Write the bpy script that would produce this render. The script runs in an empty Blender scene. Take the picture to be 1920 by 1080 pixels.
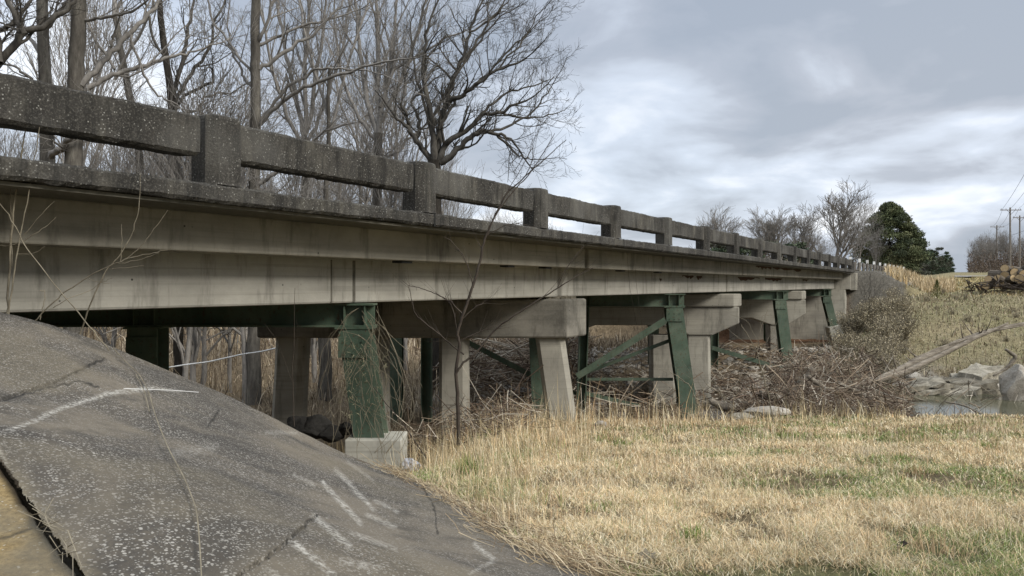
import bpy, math, random
import numpy as np
from math import radians
rng = np.random.default_rng(7)
random.seed(7)
SC = bpy.context.scene
COL = SC.collection

# ------------------------------------------------------------------ camera, sky, sun
F = 1387.0                      # focal length in photo pixels (26 mm equivalent)
VX, HY = 1808.0, 534.0          # vanishing point of the roadway, horizon line
cam_d = bpy.data.cameras.new('camera'); cam = bpy.data.objects.new('camera', cam_d); COL.objects.link(cam)
cam_d.sensor_width = 36; cam_d.lens = F/1920*36; cam_d.shift_y = -6/1920
cam_d.clip_start = 0.05; cam_d.clip_end = 6000
cam.location = (0, 0, 0); cam.rotation_euler = (radians(90), 0, 0)
SC.camera = cam
SUN_EL, SUN_AZ = 36.0, 122.0     # azimuth clockwise from the view direction (+Y)
world = bpy.data.worlds.new('World'); SC.world = world; world.use_nodes = True
def build_world():
    nt = world.node_tree; N = nt.nodes; Lk = nt.links; N.clear()
    out = N.new('ShaderNodeOutputWorld'); bg = N.new('ShaderNodeBackground'); bg.inputs[1].default_value = 0.12
    sky = N.new('ShaderNodeTexSky'); sky.sky_type = 'NISHITA'; sky.sun_disc = False
    sky.sun_elevation = radians(SUN_EL); sky.sun_rotation = radians(SUN_AZ); sky.air_density = 1.0; sky.dust_density = 2.0
    tc = N.new('ShaderNodeTexCoord'); sep = N.new('ShaderNodeSeparateXYZ'); Lk.new(tc.outputs['Generated'], sep.inputs[0])
    def M(op, a, b=None, c=None, clamp=False):
        m = N.new('ShaderNodeMath'); m.operation = op; m.use_clamp = clamp
        for i, v in enumerate((a, b, c)):
            if v is None: continue
            if isinstance(v, (int, float)): m.inputs[i].default_value = v
            else: Lk.new(v, m.inputs[i])
        return m.outputs[0]
    zz = M('ADD', M('MAXIMUM', sep.outputs[2], 0.0), 0.24)
    cx = M('DIVIDE', sep.outputs[0], zz); cy = M('DIVIDE', sep.outputs[1], zz)
    cb = N.new('ShaderNodeCombineXYZ'); Lk.new(cx, cb.inputs[0]); Lk.new(cy, cb.inputs[1])
    def noise(scale, detail, rough, off, dist=0.0):
        mp = N.new('ShaderNodeMapping'); mp.inputs['Location'].default_value = off; Lk.new(cb.outputs[0], mp.inputs[0])
        n = N.new('ShaderNodeTexNoise'); n.inputs['Scale'].default_value = scale; n.inputs['Detail'].default_value = detail
        n.inputs['Roughness'].default_value = rough; n.inputs['Distortion'].default_value = dist
        Lk.new(mp.outputs[0], n.inputs['Vector']); return n.outputs['Fac']
    n1 = noise(0.62, 6, 0.5, (13.9, 9.3, 0), .35); n2 = noise(2.3, 8, 0.5, (21.2, 4.0, 2.0), 0.3); n3 = noise(0.3, 2, 0.5, (0.4, 6.2, 5))
    v = M('ADD', M('MULTIPLY', M('ADD', M('MULTIPLY', n1, 0.52), M('MULTIPLY', n2, 0.48)), 2.7), -.83)
    # brighter, thinner cloud towards the left of the view
    lft = M('MULTIPLY', sep.outputs[0], -0.24)
    hz = N.new('ShaderNodeMapRange'); Lk.new(sep.outputs[2], hz.inputs[0]); hz.inputs[1].default_value = .0; hz.inputs[2].default_value = .24; hz.inputs[3].default_value = -.17; hz.inputs[4].default_value = .0
    v2 = M('ADD', M('ADD', v, lft), hz.outputs[0])
    cr = N.new('ShaderNodeValToRGB'); Lk.new(v2, cr.inputs[0]); e = cr.color_ramp
    e.elements[0].position = 0.22; e.elements[0].color = (0.31, 0.345, 0.40, 1)
    e.elements[1].position = 0.80; e.elements[1].color = (0.80, 0.82, 0.85, 1)
    a = e.elements.new(0.37); a.color = (0.375, 0.405, 0.46, 1)
    a = e.elements.new(0.46); a.color = (0.46, 0.50, 0.565, 1)
    a = e.elements.new(0.56); a.color = (0.53, 0.58, 0.66, 1); a = e.elements.new(0.63); a.color = (0.62, 0.66, 0.725, 1)
    sc_ = N.new('ShaderNodeVectorMath'); sc_.operation = 'SCALE'; Lk.new(cr.outputs[0], sc_.inputs[0]); 
    # sky boosted overhead to light the lawn, dimmed behind the camera to shade underdeck
    hi = N.new('ShaderNodeMapRange'); Lk.new(sep.outputs[2], hi.inputs[0]); hi.inputs[1].default_value = .45; hi.inputs[2].default_value = .9; hi.inputs[3].default_value = 1.0; hi.inputs[4].default_value = 2.0
    lo = N.new('ShaderNodeMapRange'); Lk.new(sep.outputs[2], lo.inputs[0]); lo.inputs[1].default_value = .10; lo.inputs[2].default_value = .55; lo.inputs[3].default_value = 1.0; lo.inputs[4].default_value = 0.0
    bk = N.new('ShaderNodeMapRange'); Lk.new(sep.outputs[1], bk.inputs[0]); bk.inputs[1].default_value = .35; bk.inputs[2].default_value = -.25; bk.inputs[3].default_value = 0.0; bk.inputs[4].default_value = .85
    dull = M('SUBTRACT', 1.0, M('MULTIPLY', lo.outputs[0], bk.outputs[0]))
    Lk.new(M('MULTIPLY', M('MULTIPLY', hi.outputs[0], dull), 9.7), sc_.inputs['Scale'])
    mix = N.new('ShaderNodeMix'); mix.data_type = 'RGBA'
    hole = N.new('ShaderNodeMapRange'); Lk.new(n3, hole.inputs[0]); hole.inputs[1].default_value = 0.5; hole.inputs[2].default_value = 0.8
    hole.inputs[3].default_value = 0.96; hole.inputs[4].default_value = 0.6
    Lk.new(hole.outputs[0], mix.inputs[0]); Lk.new(sky.outputs[0], mix.inputs[6]); Lk.new(sc_.outputs[0], mix.inputs[7])
    Lk.new(mix.outputs[2], bg.inputs[0]); Lk.new(bg.outputs[0], out.inputs[0])
build_world()
sd = bpy.data.lights.new('sun', 'SUN'); sd.energy = 2.6; sd.angle = radians(20); sd.color = (1, .95, .87)
sun = bpy.data.objects.new('sun', sd); COL.objects.link(sun)
sun.rotation_euler = (radians(90-SUN_EL), 0, -radians(SUN_AZ)+math.pi)
SC.view_settings.view_transform = 'Standard'; SC.view_settings.look = 'None'
SC.view_settings.gamma = 1; SC.view_settings.use_curve_mapping = False
SC.view_settings.exposure = 0.34

# ------------------------------------------------------------------ helpers
TH = math.atan((VX-960)/F); S_, C_ = math.sin(TH), math.cos(TH)
def W(px, py, z): return np.array([(px-960)*z/F, z, (HY-py)*z/F])
def BP(z, d, h=0.0):            # point at view depth z, d metres to the left across the bridge
    t = (z-d*S_)/C_
    return np.array([t*S_-d*C_, z, h])
def dperp(x, y): return -x*C_+y*S_
def sm(a, b, x):
    t = np.clip((np.asarray(x, float)-a)/(b-a), 0, 1); return t*t*(3-2*t)
def vnoise(x, y, sc, seed=0):
    x = np.asarray(x, float)*sc+seed*17.3; y = np.asarray(y, float)*sc+seed*9.1
    xi = np.floor(x).astype(np.int64); yi = np.floor(y).astype(np.int64); fx = x-xi; fy = y-yi
    fx = fx*fx*(3-2*fx); fy = fy*fy*(3-2*fy)
    def h(a, b):
        v = np.sin(a*127.1+b*311.7+seed*74.7)*43758.5453; return v-np.floor(v)
    return (h(xi, yi)*(1-fx)+h(xi+1, yi)*fx)*(1-fy)+(h(xi, yi+1)*(1-fx)+h(xi+1, yi+1)*fx)*fy
def fbm(x, y, sc, seed=0, o=4):
    r = 0; a = .5; t = 0
    for k in range(o): r = r+a*vnoise(x, y, sc*2**k, seed+k); t += a; a *= .5
    return r/t

class MB:
    """collects geometry, build() links it as ONE mesh object"""
    def __init__(s): s.V = []; s.F = []; s.C = []; s.n = 0
    def add(s, V, Fc, col=None):
        V = np.asarray(V, float).reshape(-1, 3); Fc = np.asarray(Fc, dtype=np.int64)
        s.V.append(V); s.F.append(Fc+s.n); s.n += len(V)
        if col is None: col = (1, 1, 1)
        c = np.asarray(col, float)
        if c.ndim == 1: c = np.tile(c, (len(V), 1))
        s.C.append(c)
    def hexa(s, P, col=None):    # 8 points: bottom 4 ccw, top 4 ccw
        s.add(P, [[3, 2, 1, 0], [4, 5, 6, 7], [0, 1, 5, 4], [1, 2, 6, 5], [2, 3, 7, 6], [3, 0, 4, 7]], col)
    def beam(s, z0, z1, d0, d1, h0, h1, hh=None):   # bridge-aligned box with skewed ends
        b = [BP(z0, d0, h0), BP(z1, d0, h0), BP(z1, d1, h0), BP(z0, d1, h0)]
        t = [BP(z0, d0, h1), BP(z1, d0, h1), BP(z1, d1, h1), BP(z0, d1, h1)]
        s.hexa(b+t)
    def bar(s, a, b, w, t, up=(0, 0, 1)):           # rectangular bar from a to b
        a = np.asarray(a, float); b = np.asarray(b, float); d = b-a; d /= np.linalg.norm(d)
        u = np.asarray(up, float); r = np.cross(d, u); r /= np.linalg.norm(r); u = np.cross(r, d)
        r = r*w/2; u = u*t/2
        s.hexa([a-r-u, a+r-u, a+r+u, a-r+u, b-r-u, b+r-u, b+r+u, b-r+u])
    def prism(s, poly, off, col=None):              # poly (k,3) extruded by off
        P = np.asarray(poly, float); k = len(P); Q = P+np.asarray(off)
        V = np.vstack([P, Q]); 
        base = s.n
        s.V.append(V); s.C.append(np.ones((2*k, 3)) if col is None else np.tile(col, (2*k, 1)))
        s.F.append([list(range(base, base+k))[::-1], list(range(base+k, base+2*k))] ); s.n += 2*k
        s.F.append(np.array([[i, (i+1) % k, k+(i+1) % k, k+i] for i in range(k)])+base)
    def tube(s, pts, rad, n=5, col=None, cap=False):
        P = np.asarray(pts, float); k = len(P); R = np.broadcast_to(np.asarray(rad, float), (k,))
        T = np.gradient(P, axis=0); T /= (np.linalg.norm(T, axis=1, keepdims=True)+1e-9)
        ref = np.array([0.3, 0.2, 1.0]) if abs(T[0, 2]) < .8 else np.array([1.0, .3, 0.1])
        A = np.cross(T, ref); A /= (np.linalg.norm(A, axis=1, keepdims=True)+1e-9); B = np.cross(T, A)
        an = np.arange(n)*2*np.pi/n
        V = P[:, None, :]+R[:, None, None]*(np.cos(an)[None, :, None]*A[:, None, :]+np.sin(an)[None, :, None]*B[:, None, :])
        i = np.arange(k-1)[:, None]*n; j = np.arange(n)[None, :]; j2 = (j+1) % n
        Fc = np.stack([i+j, i+j2, i+n+j2, i+n+j], -1).reshape(-1, 4)
        base = s.n
        s.add(V.reshape(-1, 3), Fc, col)
        if cap:
            s.F.append([list(range(base, base+n))[::-1], list(range(base+(k-1)*n, base+k*n))])
    def build(s, name, mat, parent=None, smooth=False):
        me = bpy.data.meshes.new(name)
        V = np.vstack(s.V); C = np.vstack(s.C)
        idx = []; tot = []
        for f in s.F:
            if isinstance(f, np.ndarray): idx.append(f.reshape(-1)); tot.append(np.full(len(f), f.shape[1]))
            else:
                for q in f: idx.append(np.array(q)); tot.append(np.array([len(q)]))
        idx = np.concatenate(idx); tot = np.concatenate(tot)
        me.vertices.add(len(V)); me.vertices.foreach_set('co', V.astype(np.float32).reshape(-1))
        me.loops.add(len(idx)); me.loops.foreach_set('vertex_index', idx.astype(np.int32))
        me.polygons.add(len(tot)); st = np.concatenate([[0], np.cumsum(tot)[:-1]])
        me.polygons.foreach_set('loop_start', st.astype(np.int32)); me.polygons.foreach_set('loop_total', tot.astype(np.int32))
        me.polygons.foreach_set('use_smooth', np.full(len(tot), bool(smooth)))
        ca = me.color_attributes.new('tint', 'FLOAT_COLOR', 'POINT')
        ca.data.foreach_set('color', np.hstack([C, np.ones((len(C), 1))]).astype(np.float32).reshape(-1))
        me.update(calc_edges=True); me.validate()
        me.materials.append(mat)
        o = bpy.data.objects.new(name, me); COL.objects.link(o)
        if parent: o.parent = parent
        return o
def tag(o, label=None, cat=None, group=None, kind=None):
    if label: o['label'] = label
    if cat: o['category'] = cat
    if group: o['group'] = group
    if kind: o['kind'] = kind
    return o
def thing(name, loc, label, cat, group=None, rz=0.0, scale=1.0):
    o = bpy.data.objects.new(name, None); COL.objects.link(o); o.location = tuple(loc); o.rotation_euler = (0, 0, rz)
    o.scale = (scale,)*3; o.empty_display_size = .2
    return tag(o, label, cat, group)
def local(mb, loc):             # shift collected geometry so that loc becomes its origin
    mb.V = [v-np.asarray(loc) for v in mb.V]; return mb
def bevel(o, w=.02, seg=2):
    m = o.modifiers.new('bevel', 'BEVEL'); m.width = w; m.segments = seg; m.limit_method = 'ANGLE'; m.angle_limit = radians(40); return o
def copy_tree(o, parent=None):
    c = o.copy(); COL.objects.link(c)
    if parent: c.parent = parent
    for ch in list(o.children): copy_tree(ch, c)
    return c

# ------------------------------------------------------------------ materials
class NT:
    def __init__(s, name, rough=.9, spec=.25):
        s.m = bpy.data.materials.new(name); s.m.use_nodes = True; s.N = s.m.node_tree.nodes; s.L = s.m.node_tree.links
        s.b = s.N['Principled BSDF']; s.b.inputs['Roughness'].default_value = rough; s.b.inputs['Specular IOR Level'].default_value = spec
        s.tc = s.N.new('ShaderNodeTexCoord').outputs['Object']
        s.geo = s.N.new('ShaderNodeNewGeometry').outputs['Position']
    def noise(s, scale, detail=5, rough=.6, stretch=(1, 1, 1), world=True, dist=0):
        mp = s.N.new('ShaderNodeMapping'); mp.inputs['Scale'].default_value = stretch; s.L.new(s.geo if world else s.tc, mp.inputs[0])
        n = s.N.new('ShaderNodeTexNoise'); n.inputs['Scale'].default_value = scale; n.inputs['Detail'].default_value = detail
        n.inputs['Roughness'].default_value = rough; n.inputs['Distortion'].default_value = dist; s.L.new(mp.outputs[0], n.inputs['Vector']); return n.outputs['Fac']
    def voro(s, scale, feat='F1', out='Distance', stretch=(1, 1, 1)):
        mp = s.N.new('ShaderNodeMapping'); mp.inputs['Scale'].default_value = stretch; s.L.new(s.geo, mp.inputs[0])
        n = s.N.new('ShaderNodeTexVoronoi'); n.inputs['Scale'].default_value = scale; n.feature = feat; s.L.new(mp.outputs[0], n.inputs['Vector']); return n.outputs[out]
    def ramp(s, fac, stops):
        r = s.N.new('ShaderNodeValToRGB'); s.L.new(fac, r.inputs[0]); e = r.color_ramp.elements
        while len(e) > 1: e.remove(e[0])
        e[0].position = stops[0][0]; e[0].color = tuple(stops[0][1])+(1,) if len(stops[0][1]) == 3 else stops[0][1]
        for p, c in stops[1:]:
            q = e.new(p); q.color = tuple(c)+(1,)
        return r.outputs[0]
    def rng(s, fac, a, b, c=0, d=1):
        r = s.N.new('ShaderNodeMapRange'); s.L.new(fac, r.inputs[0]); r.inputs[1].default_value = a; r.inputs[2].default_value = b
        r.inputs[3].default_value = c; r.inputs[4].default_value = d; return r.outputs[0]
    def mix(s, fac, a, b, mode='MIX'):
        m = s.N.new('ShaderNodeMix'); m.data_type = 'RGBA'; m.blend_type = mode
        for i, v in ((0, fac), (6, a), (7, b)):
            if isinstance(v, (int, float)): m.inputs[i].default_value = v
            elif isinstance(v, tuple): m.inputs[i].default_value = v+(1,)
            else: s.L.new(v, m.inputs[i])
        return m.outputs[2]
    def mul(s, a, b):
        m = s.N.new('ShaderNodeMath'); m.operation = 'MULTIPLY'
        for i, v in enumerate((a, b)):
            if isinstance(v, (int, float)): m.inputs[i].default_value = v
            else: s.L.new(v, m.inputs[i])
        return m.outputs[0]
    def attr(s, name='tint'):
        a = s.N.new('ShaderNodeAttribute'); a.attribute_name = name; return a.outputs['Color']
    def sepc(s, c):
        q = s.N.new('ShaderNodeSeparateColor'); s.L.new(c, q.inputs[0]); return q.outputs
    def done(s, col, bump=None, bs=.3, bd=.02):
        if isinstance(col, tuple): s.b.inputs['Base Color'].default_value = col+(1,)
        else: s.L.new(col, s.b.inputs['Base Color'])
        if bump is not None:
            b = s.N.new('ShaderNodeBump'); b.inputs['Strength'].default_value = bs; b.inputs['Distance'].default_value = bd
            s.L.new(bump, b.inputs['Height']); s.L.new(b.outputs[0], s.b.inputs['Normal'])
        return s.m
MAT = {}
def m_weathered():
    n = NT('weathered_concrete', .95, .15)
    st = n.noise(2.2, 6, .65, (1, 1, .35)); fine = n.noise(45, 4, .7); big = n.noise(.9, 3, .5)
    c = n.ramp(st, [(.3, (.022, .021, .019)), (.5, (.05, .047, .042)), (.66, (.095, .089, .075)), (.8, (.18, .17, .14))])
    c = n.mix(n.rng(fine, .35, .7), c, (.155, .147, .125), 'MIX') if False else n.mix(n.mul(n.rng(fine, .50, .74), .7), c, (.19, .18, .155))
    sp = n.voro(26); lic = n.noise(6, 3, .6)
    c = n.mix(n.mul(n.rng(sp, .22, .14), n.rng(lic, .40, .56)), c, (.32, .315, .285))
    streak = n.noise(9, 4, .7, (1, 1, .09))
    c = n.mix(n.mul(n.rng(streak, .48, .64), .6), c, (.016, .016, .015))
    c = n.mix(n.mul(n.rng(big, .5, .7), .45), c, (.16, .156, .142))
    return n.done(c, n.noise(38, 6, .75), .9, .02)
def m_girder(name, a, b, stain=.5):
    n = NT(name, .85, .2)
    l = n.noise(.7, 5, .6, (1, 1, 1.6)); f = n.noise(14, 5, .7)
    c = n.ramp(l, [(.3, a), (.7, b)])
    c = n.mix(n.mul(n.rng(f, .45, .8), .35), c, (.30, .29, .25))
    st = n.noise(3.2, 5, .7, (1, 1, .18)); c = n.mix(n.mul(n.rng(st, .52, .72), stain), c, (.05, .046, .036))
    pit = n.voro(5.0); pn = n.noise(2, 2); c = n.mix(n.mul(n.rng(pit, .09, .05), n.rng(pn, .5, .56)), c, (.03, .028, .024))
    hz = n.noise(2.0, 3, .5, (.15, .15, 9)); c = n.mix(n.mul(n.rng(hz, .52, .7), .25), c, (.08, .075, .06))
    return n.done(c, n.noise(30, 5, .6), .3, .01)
def m_paving():
    n = NT('slope_paving_concrete', .9, .25)
    base = n.noise(1.1, 5, .6); fine = n.noise(60, 3, .7)
    c = n.ramp(base, [(.32, (.058, .051, .042)), (.5, (.090, .078, .062)), (.68, (.155, .132, .10))])
    c = n.mix(n.rng(fine, .35, .8), c, (.05, .048, .045))
    v1 = n.voro(46, stretch=(1, 1, 1)); m1 = n.noise(22, 2)
    c = n.mix(n.mul(n.rng(v1, .34, .24), n.mul(n.rng(m1, .42, .50), n.rng(n.noise(1.7, 4, .6), .32, .62, .25, 1))), c, (.40, .38, .335))
    v2 = n.voro(85); m2 = n.noise(30, 2)
    c = n.mix(n.mul(n.rng(v2, .36, .26), n.rng(m2, .44, .50)), c, (.31, .295, .26))
    v3 = n.voro(17); m3 = n.noise(5, 2); c = n.mix(n.mul(n.rng(v3, .14, .10), n.rng(m3, .5, .6)), c, (.36, .34, .30))
    at = n.sepc(n.attr()); sc = n.noise(40, 4, .7)
    pat = n.noise(.8, 4, .6, dist=.6); c = n.mix(n.mul(n.rng(pat, .45, .62), .65), c, (.20, .172, .13)); pd_ = n.noise(2.3, 6, .7); c = n.mix(n.mul(n.rng(pd_, .54, .66), .55), c, (.05, .046, .04))
    c = n.mix(n.mul(at[0], n.rng(sc, .44, .58)), c, (.56, .54, .48))
    c = n.mix(at[1], c, (.018, .017, .015))
    c = n.mix(n.mul(at[2], n.rng(sc, .2, .7)), c, (.20, .17, .115))
    return n.done(c, n.noise(70, 5, .75), .75, .012)
def m_tan():
    n = NT('tan_concrete_slab', .92, .2); a = n.noise(3.5, 7, .75); b = n.noise(45, 5, .8)
    c = n.ramp(a, [(.3, (.17, .125, .062)), (.48, (.36, .265, .125)), (.62, (.46, .36, .19)), (.75, (.52, .45, .31))]); c = n.mix(n.rng(b, .42, .7), c, (.15, .105, .05))
    v = n.voro(60); m = n.noise(20, 2); c = n.mix(n.mul(n.rng(v, .3, .2), n.rng(m, .5, .56)), c, (.50, .45, .35)); at = n.sepc(n.attr()); c = n.mix(at[1], c, (.05, .038, .022))
    gm = n.noise(1.6, 4, .6); c = n.mix(n.mul(n.rng(gm, .52, .64), .6), c, (.16, .15, .12)); return n.done(c, b, 1.0, .015)
def m_simple(name, c0, c1, scale=3, rough=.9, bscale=20, bs=.4, bd=.01, stretch=(1, 1, 1), spec=.2, world=True):
    n = NT(name, rough, spec); f = n.noise(scale, 6, .65, stretch, world)
    return n.done(n.ramp(f, [(.3, c0), (.7, c1)]), n.noise(bscale, 5, .7, stretch, world), bs, bd)
def m_tint(name, var=.35, rough=.9, spec=.15, scale=8, transl=0, bump=0):
    n = NT(name, rough, spec); c = n.attr(); f = n.noise(scale, 4, .6)
    c = n.mix(1.0, c, n.ramp(f, [(.3, (1-var,)*3), (.7, (1+var*.6,)*3)]), 'MULTIPLY')
    return n.done(c, n.noise(scale*4, 5, .7) if bump else None, bump, .03)
def m_steel():
    n = NT('green_painted_steel', .6, .35); f = n.noise(1.4, 5, .6); g = n.noise(16, 5, .7); st = n.noise(6, 4, .7, (1, 1, .12))
    c = n.ramp(f, [(.3, (.05, .082, .056)), (.5, (.08, .118, .080)), (.72, (.14, .175, .125))])
    c = n.mix(n.mul(n.rng(st, .52, .7), .6), c, (.10, .14, .11)); c = n.mix(n.mul(n.rng(g, .56, .66), .85), c, (.085, .042, .022)); du = n.noise(3, 4, .6, (1, 1, .4)); c = n.mix(n.mul(n.rng(du, .5, .75), .5), c, (.17, .18, .14))
    return n.done(c, g, .25, .005)
def m_ground():
    n = NT('ground', .95, .1); c = n.attr(); f = n.noise(5, 7, .7); g = n.noise(38, 5, .75)
    c = n.mix(1.0, c, n.ramp(f, [(.3, (.55,)*3), (.7, (1.3,)*3)]), 'MULTIPLY'); c = n.mix(1.0, c, n.ramp(g, [(.32, (.45,)*3), (.7, (1.5,)*3)]), 'MULTIPLY')
    return n.done(c, g, .9, .05)
def m_bark(name, a, b, c_):
    n = NT(name, .95, .1); f = n.noise(3, 6, .7, (1, 1, .25)); g = n.noise(14, 5, .7, (1, 1, .3))
    c = n.ramp(f, [(.3, a), (.5, b), (.72, c_)]); c = n.mix(n.rng(g, .45, .8, 0, .6), c, tuple(x*.4 for x in a))
    return n.done(c, g, .8, .03)
def m_water():
    n = NT('creek_water', .12, .35); f = n.noise(.6, 3); return n.done(n.ramp(f, [(.3, (.055, .058, .032)), (.7, (.11, .105, .065))]), n.noise(7, 3, .5, (1, 1, 1)), .08, .02)
def m_rock(name, a, b, c_):
    n = NT(name, .9, .2); f = n.noise(2.4, 6, .7); g = n.noise(18, 5, .7); r_ = n.N.new('ShaderNodeObjectInfo').outputs['Random']
    c = n.ramp(f, [(.3, a), (.5, b), (.7, c_)]); c = n.mix(n.rng(g, .5, .8, 0, .5), c, tuple(x*.4 for x in a))
    c = n.mix(1.0, c, n.ramp(r_, [(0, (.6, .58, .55)), (1, (1.15, 1.13, 1.1))]), 'MULTIPLY')
    return n.done(c, g, .8, .05)
M = dict(
    rail=m_weathered(),
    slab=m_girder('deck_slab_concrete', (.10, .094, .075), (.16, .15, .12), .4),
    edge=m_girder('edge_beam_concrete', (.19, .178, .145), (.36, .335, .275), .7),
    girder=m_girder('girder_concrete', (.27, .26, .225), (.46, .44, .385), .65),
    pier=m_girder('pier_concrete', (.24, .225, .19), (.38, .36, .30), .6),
    cap=m_girder('stained_shaded_cap_concrete', (.10, .094, .08), (.30, .28, .235), .95),  # black streak stain, made heavier to stand in for under-deck shade
    foot=m_girder('footing_concrete', (.40, .39, .33), (.55, .53, .46), .15),
    paving=m_paving(),
    tan=m_tan(),
    steel=m_steel(), ground=m_ground(), grass=m_tint('dry_grass', .25, .85), brush=m_tint('brush', .3),
    bark=m_bark('grey_bark', (.055, .05, .042), (.12, .11, .095), (.24, .225, .19)),
    darkbark=m_bark('dark_bark', (.02, .018, .015), (.045, .04, .034), (.09, .08, .065)),
    limb=m_bark('bloom_limb_bark', (.05, .046, .04), (.095, .088, .077), (.16, .15, .13)),  # lighter than the trunk bark: sky bloom painted into the limb colour
    farbark=m_bark('bloom_pale_bark', (.16, .15, .135), (.24, .225, .205), (.34, .32, .29)),  # paled: sky bloom over thin branches is put into this colour
    twig=m_simple('dry_twig', (.10, .085, .06), (.26, .23, .17), 6, .9, 30, .4),
    darktwig=m_simple('brown_twig', (.035, .027, .022), (.085, .07, .055), 6, .9, 30, .4),
    vine=m_simple('dead_vine', (.14, .12, .085), (.32, .28, .20), 6),
    drift=m_simple('driftwood', (.11, .09, .068), (.36, .315, .25), 7, .95, 30, 1, .05, (.35, .35, 1.6)),
    rock=m_rock('pale_limestone', (.22, .20, .165), (.38, .355, .31), (.58, .555, .50)),
    slabrock=m_rock('grey_stone', (.11, .10, .08), (.27, .25, .20), (.46, .43, .36)),
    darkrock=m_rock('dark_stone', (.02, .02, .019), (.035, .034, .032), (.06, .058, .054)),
    water=m_water(), asphalt=m_simple('asphalt', (.05, .05, .05), (.085, .083, .08), 8),
    gravel=m_simple('gravel', (.16, .15, .135), (.34, .32, .29), 25, .95, 40, 1, .03),
    needles=m_tint('evergreen_needles', .4, .8, .2, 2), leaf=m_tint('shrub_leaves', .4, .8, .2, 4),
    endgrain=m_simple('cut_wood', (.34, .235, .12), (.52, .40, .24), 6),
    logbark=m_simple('log_bark', (.07, .058, .045), (.17, .145, .115), 4, .95, 14, 1, .04),
    pole=m_simple('weathered_pole', (.13, .115, .10), (.24, .22, .19), 3, .9, 8, .3),
    white=m_simple('white_paint', (.65, .65, .62), (.8, .8, .78), 5), wire=m_simple('wire', (.04, .04, .045), (.07, .07, .07), 3),
    galv=m_simple('galvanised_steel', (.25, .26, .26), (.38, .39, .39), 4, .5),
    bag=m_simple('plastic_bag', (.45, .48, .55), (.72, .74, .78), 9, .4, 12, .5), rust=m_simple('rusty_spall', (.035, .018, .01), (.10, .055, .03), 9),
    green=m_tint('green_grass', .3, .8), dark=m_simple('dark_gap_block', (.012, .012, .012), (.03, .03, .028), 8),
    seam=m_simple('stained_seam', (.07, .065, .052), (.16, .15, .125), 9),
    insul=m_simple('insulator', (.2, .2, .22), (.3, .3, .33), 5, .3),
)

# ------------------------------------------------------------------ paved slope surface (thin plate fit through surveyed points)
RIDGE = [(-500, 575, 6.2), (0, 588, 6.5), (150, 632, 6.8), (300, 695, 7.1), (450, 762, 7.3), (600, 838, 7.4), (750, 892, 7.3), (880, 955, 6.12), (1000, 1040, 4.58), (1130, 1085, 4.05)]
NEAR = [(-500, 1200, 1.9), (0, 1250, 1.7), (150, 1250, 1.78), (280, 1250, 1.86), (400, 1250, 1.95), (560, 1250, 2.08), (700, 1250, 2.2), (850, 1250, 2.4), (1000, 1250, 2.6), (1150, 1250, 2.8)]
MID = [(0, 860, 3.0), (0, 720, 4.5), (300, 860, 3.7), (480, 1080, 2.5), (600, 960, 4.0), (800, 1080, 3.05), (960, 1080, 3.6)]
CP = np.array([W(*p) for p in RIDGE+NEAR+MID])
def tps_fit(P, lam=.02):
    n = len(P); d = np.hypot(P[:, None, 0]-P[None, :, 0], P[:, None, 1]-P[None, :, 1])
    K = np.where(d > 0, d*d*np.log(d+1e-9), 0)+lam*np.eye(n); Q = np.hstack([np.ones((n, 1)), P[:, :2]])
    A = np.vstack([np.hstack([K, Q]), np.hstack([Q.T, np.zeros((3, 3))])])
    return np.linalg.solve(A, np.concatenate([P[:, 2], np.zeros(3)]))
TW = tps_fit(CP)
def pav(x, y):
    x = np.asarray(x, float); y = np.asarray(y, float); r = TW[-3]+TW[-2]*x+TW[-1]*y
    for i, p in enumerate(CP):
        d2 = (x-p[0])**2+(y-p[1])**2; r = r+TW[i]*.5*d2*np.log(d2+1e-12)
    return r

# ------------------------------------------------------------------ ground
def road_h(y): return np.interp(y, [0, 58, 100, 200, 400, 600, 1200, 3000], [1.16, 1.16, 1.5, 2.6, 5, 7.4, 14.7, 14])
def T(x, y):
    x = np.asarray(x, float); y = np.asarray(y, float)
    L = -1.62-.125*(np.clip(y, 4, 18.6)-4)
    L = L-.75*sm(0.3, -3, x)*sm(7, 12, y)
    bed = np.where(True, -5.0+.6*sm(2, -8, x), 0)
    e = .5*np.sin(x*.45)+.25*np.sin(x*1.3+1)
    b = sm(18.6, 23.0, y+e); Z = L*(1-b)+bed*b
    FB = np.interp(y, [32, 36, 42, 48, 60, 80, 120, 200, 400, 600, 1200, 3000], [-5, -4.3, -3.1, -1.9, -.6, .2, 1.2, 3.4, 5.5, 7.6, 14, 14])
    UB = np.interp(y, [32, 42, 57, 75, 150, 300, 600, 1200, 3000], [-5, -3.9, -4.3, -4, -1, 2.5, 7, 13.5, 13])+.6*sm(2, -8, x)*sm(46, 32, y)
    q = 7.25-dperp(x, y); k = sm(-1, 4, q); far = UB*(1-k)+FB*k
    far = far+np.where(y > 110, 1, 0)*6*sm(8, 60, q)*sm(110, 220, y)
    m = sm(30, 34, y+e*.5); Z = Z*(1-m)+far*m
    lat = np.abs(dperp(x, y)-11.5)
    emb = road_h(y)-.05-np.maximum(0, lat-5.4)*.5-np.maximum(0, 58.9-y)*4
    Z = np.maximum(Z, emb)
    embn = 1.0-np.maximum(0, lat-5.0)*.75-np.maximum(0, y-1)*.6
    Z = np.maximum(Z, embn)
    n = (fbm(x, y, .35, 3)-.5)*.5*sm(19, 24, y)*sm(400, 60, y)+(fbm(x, y, 1.6, 5)-.5)*.14*sm(2, 8, y)
    onroad = sm(7, 5.6, lat)*sm(57, 59, y)
    return Z+n*(1-onroad)
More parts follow.
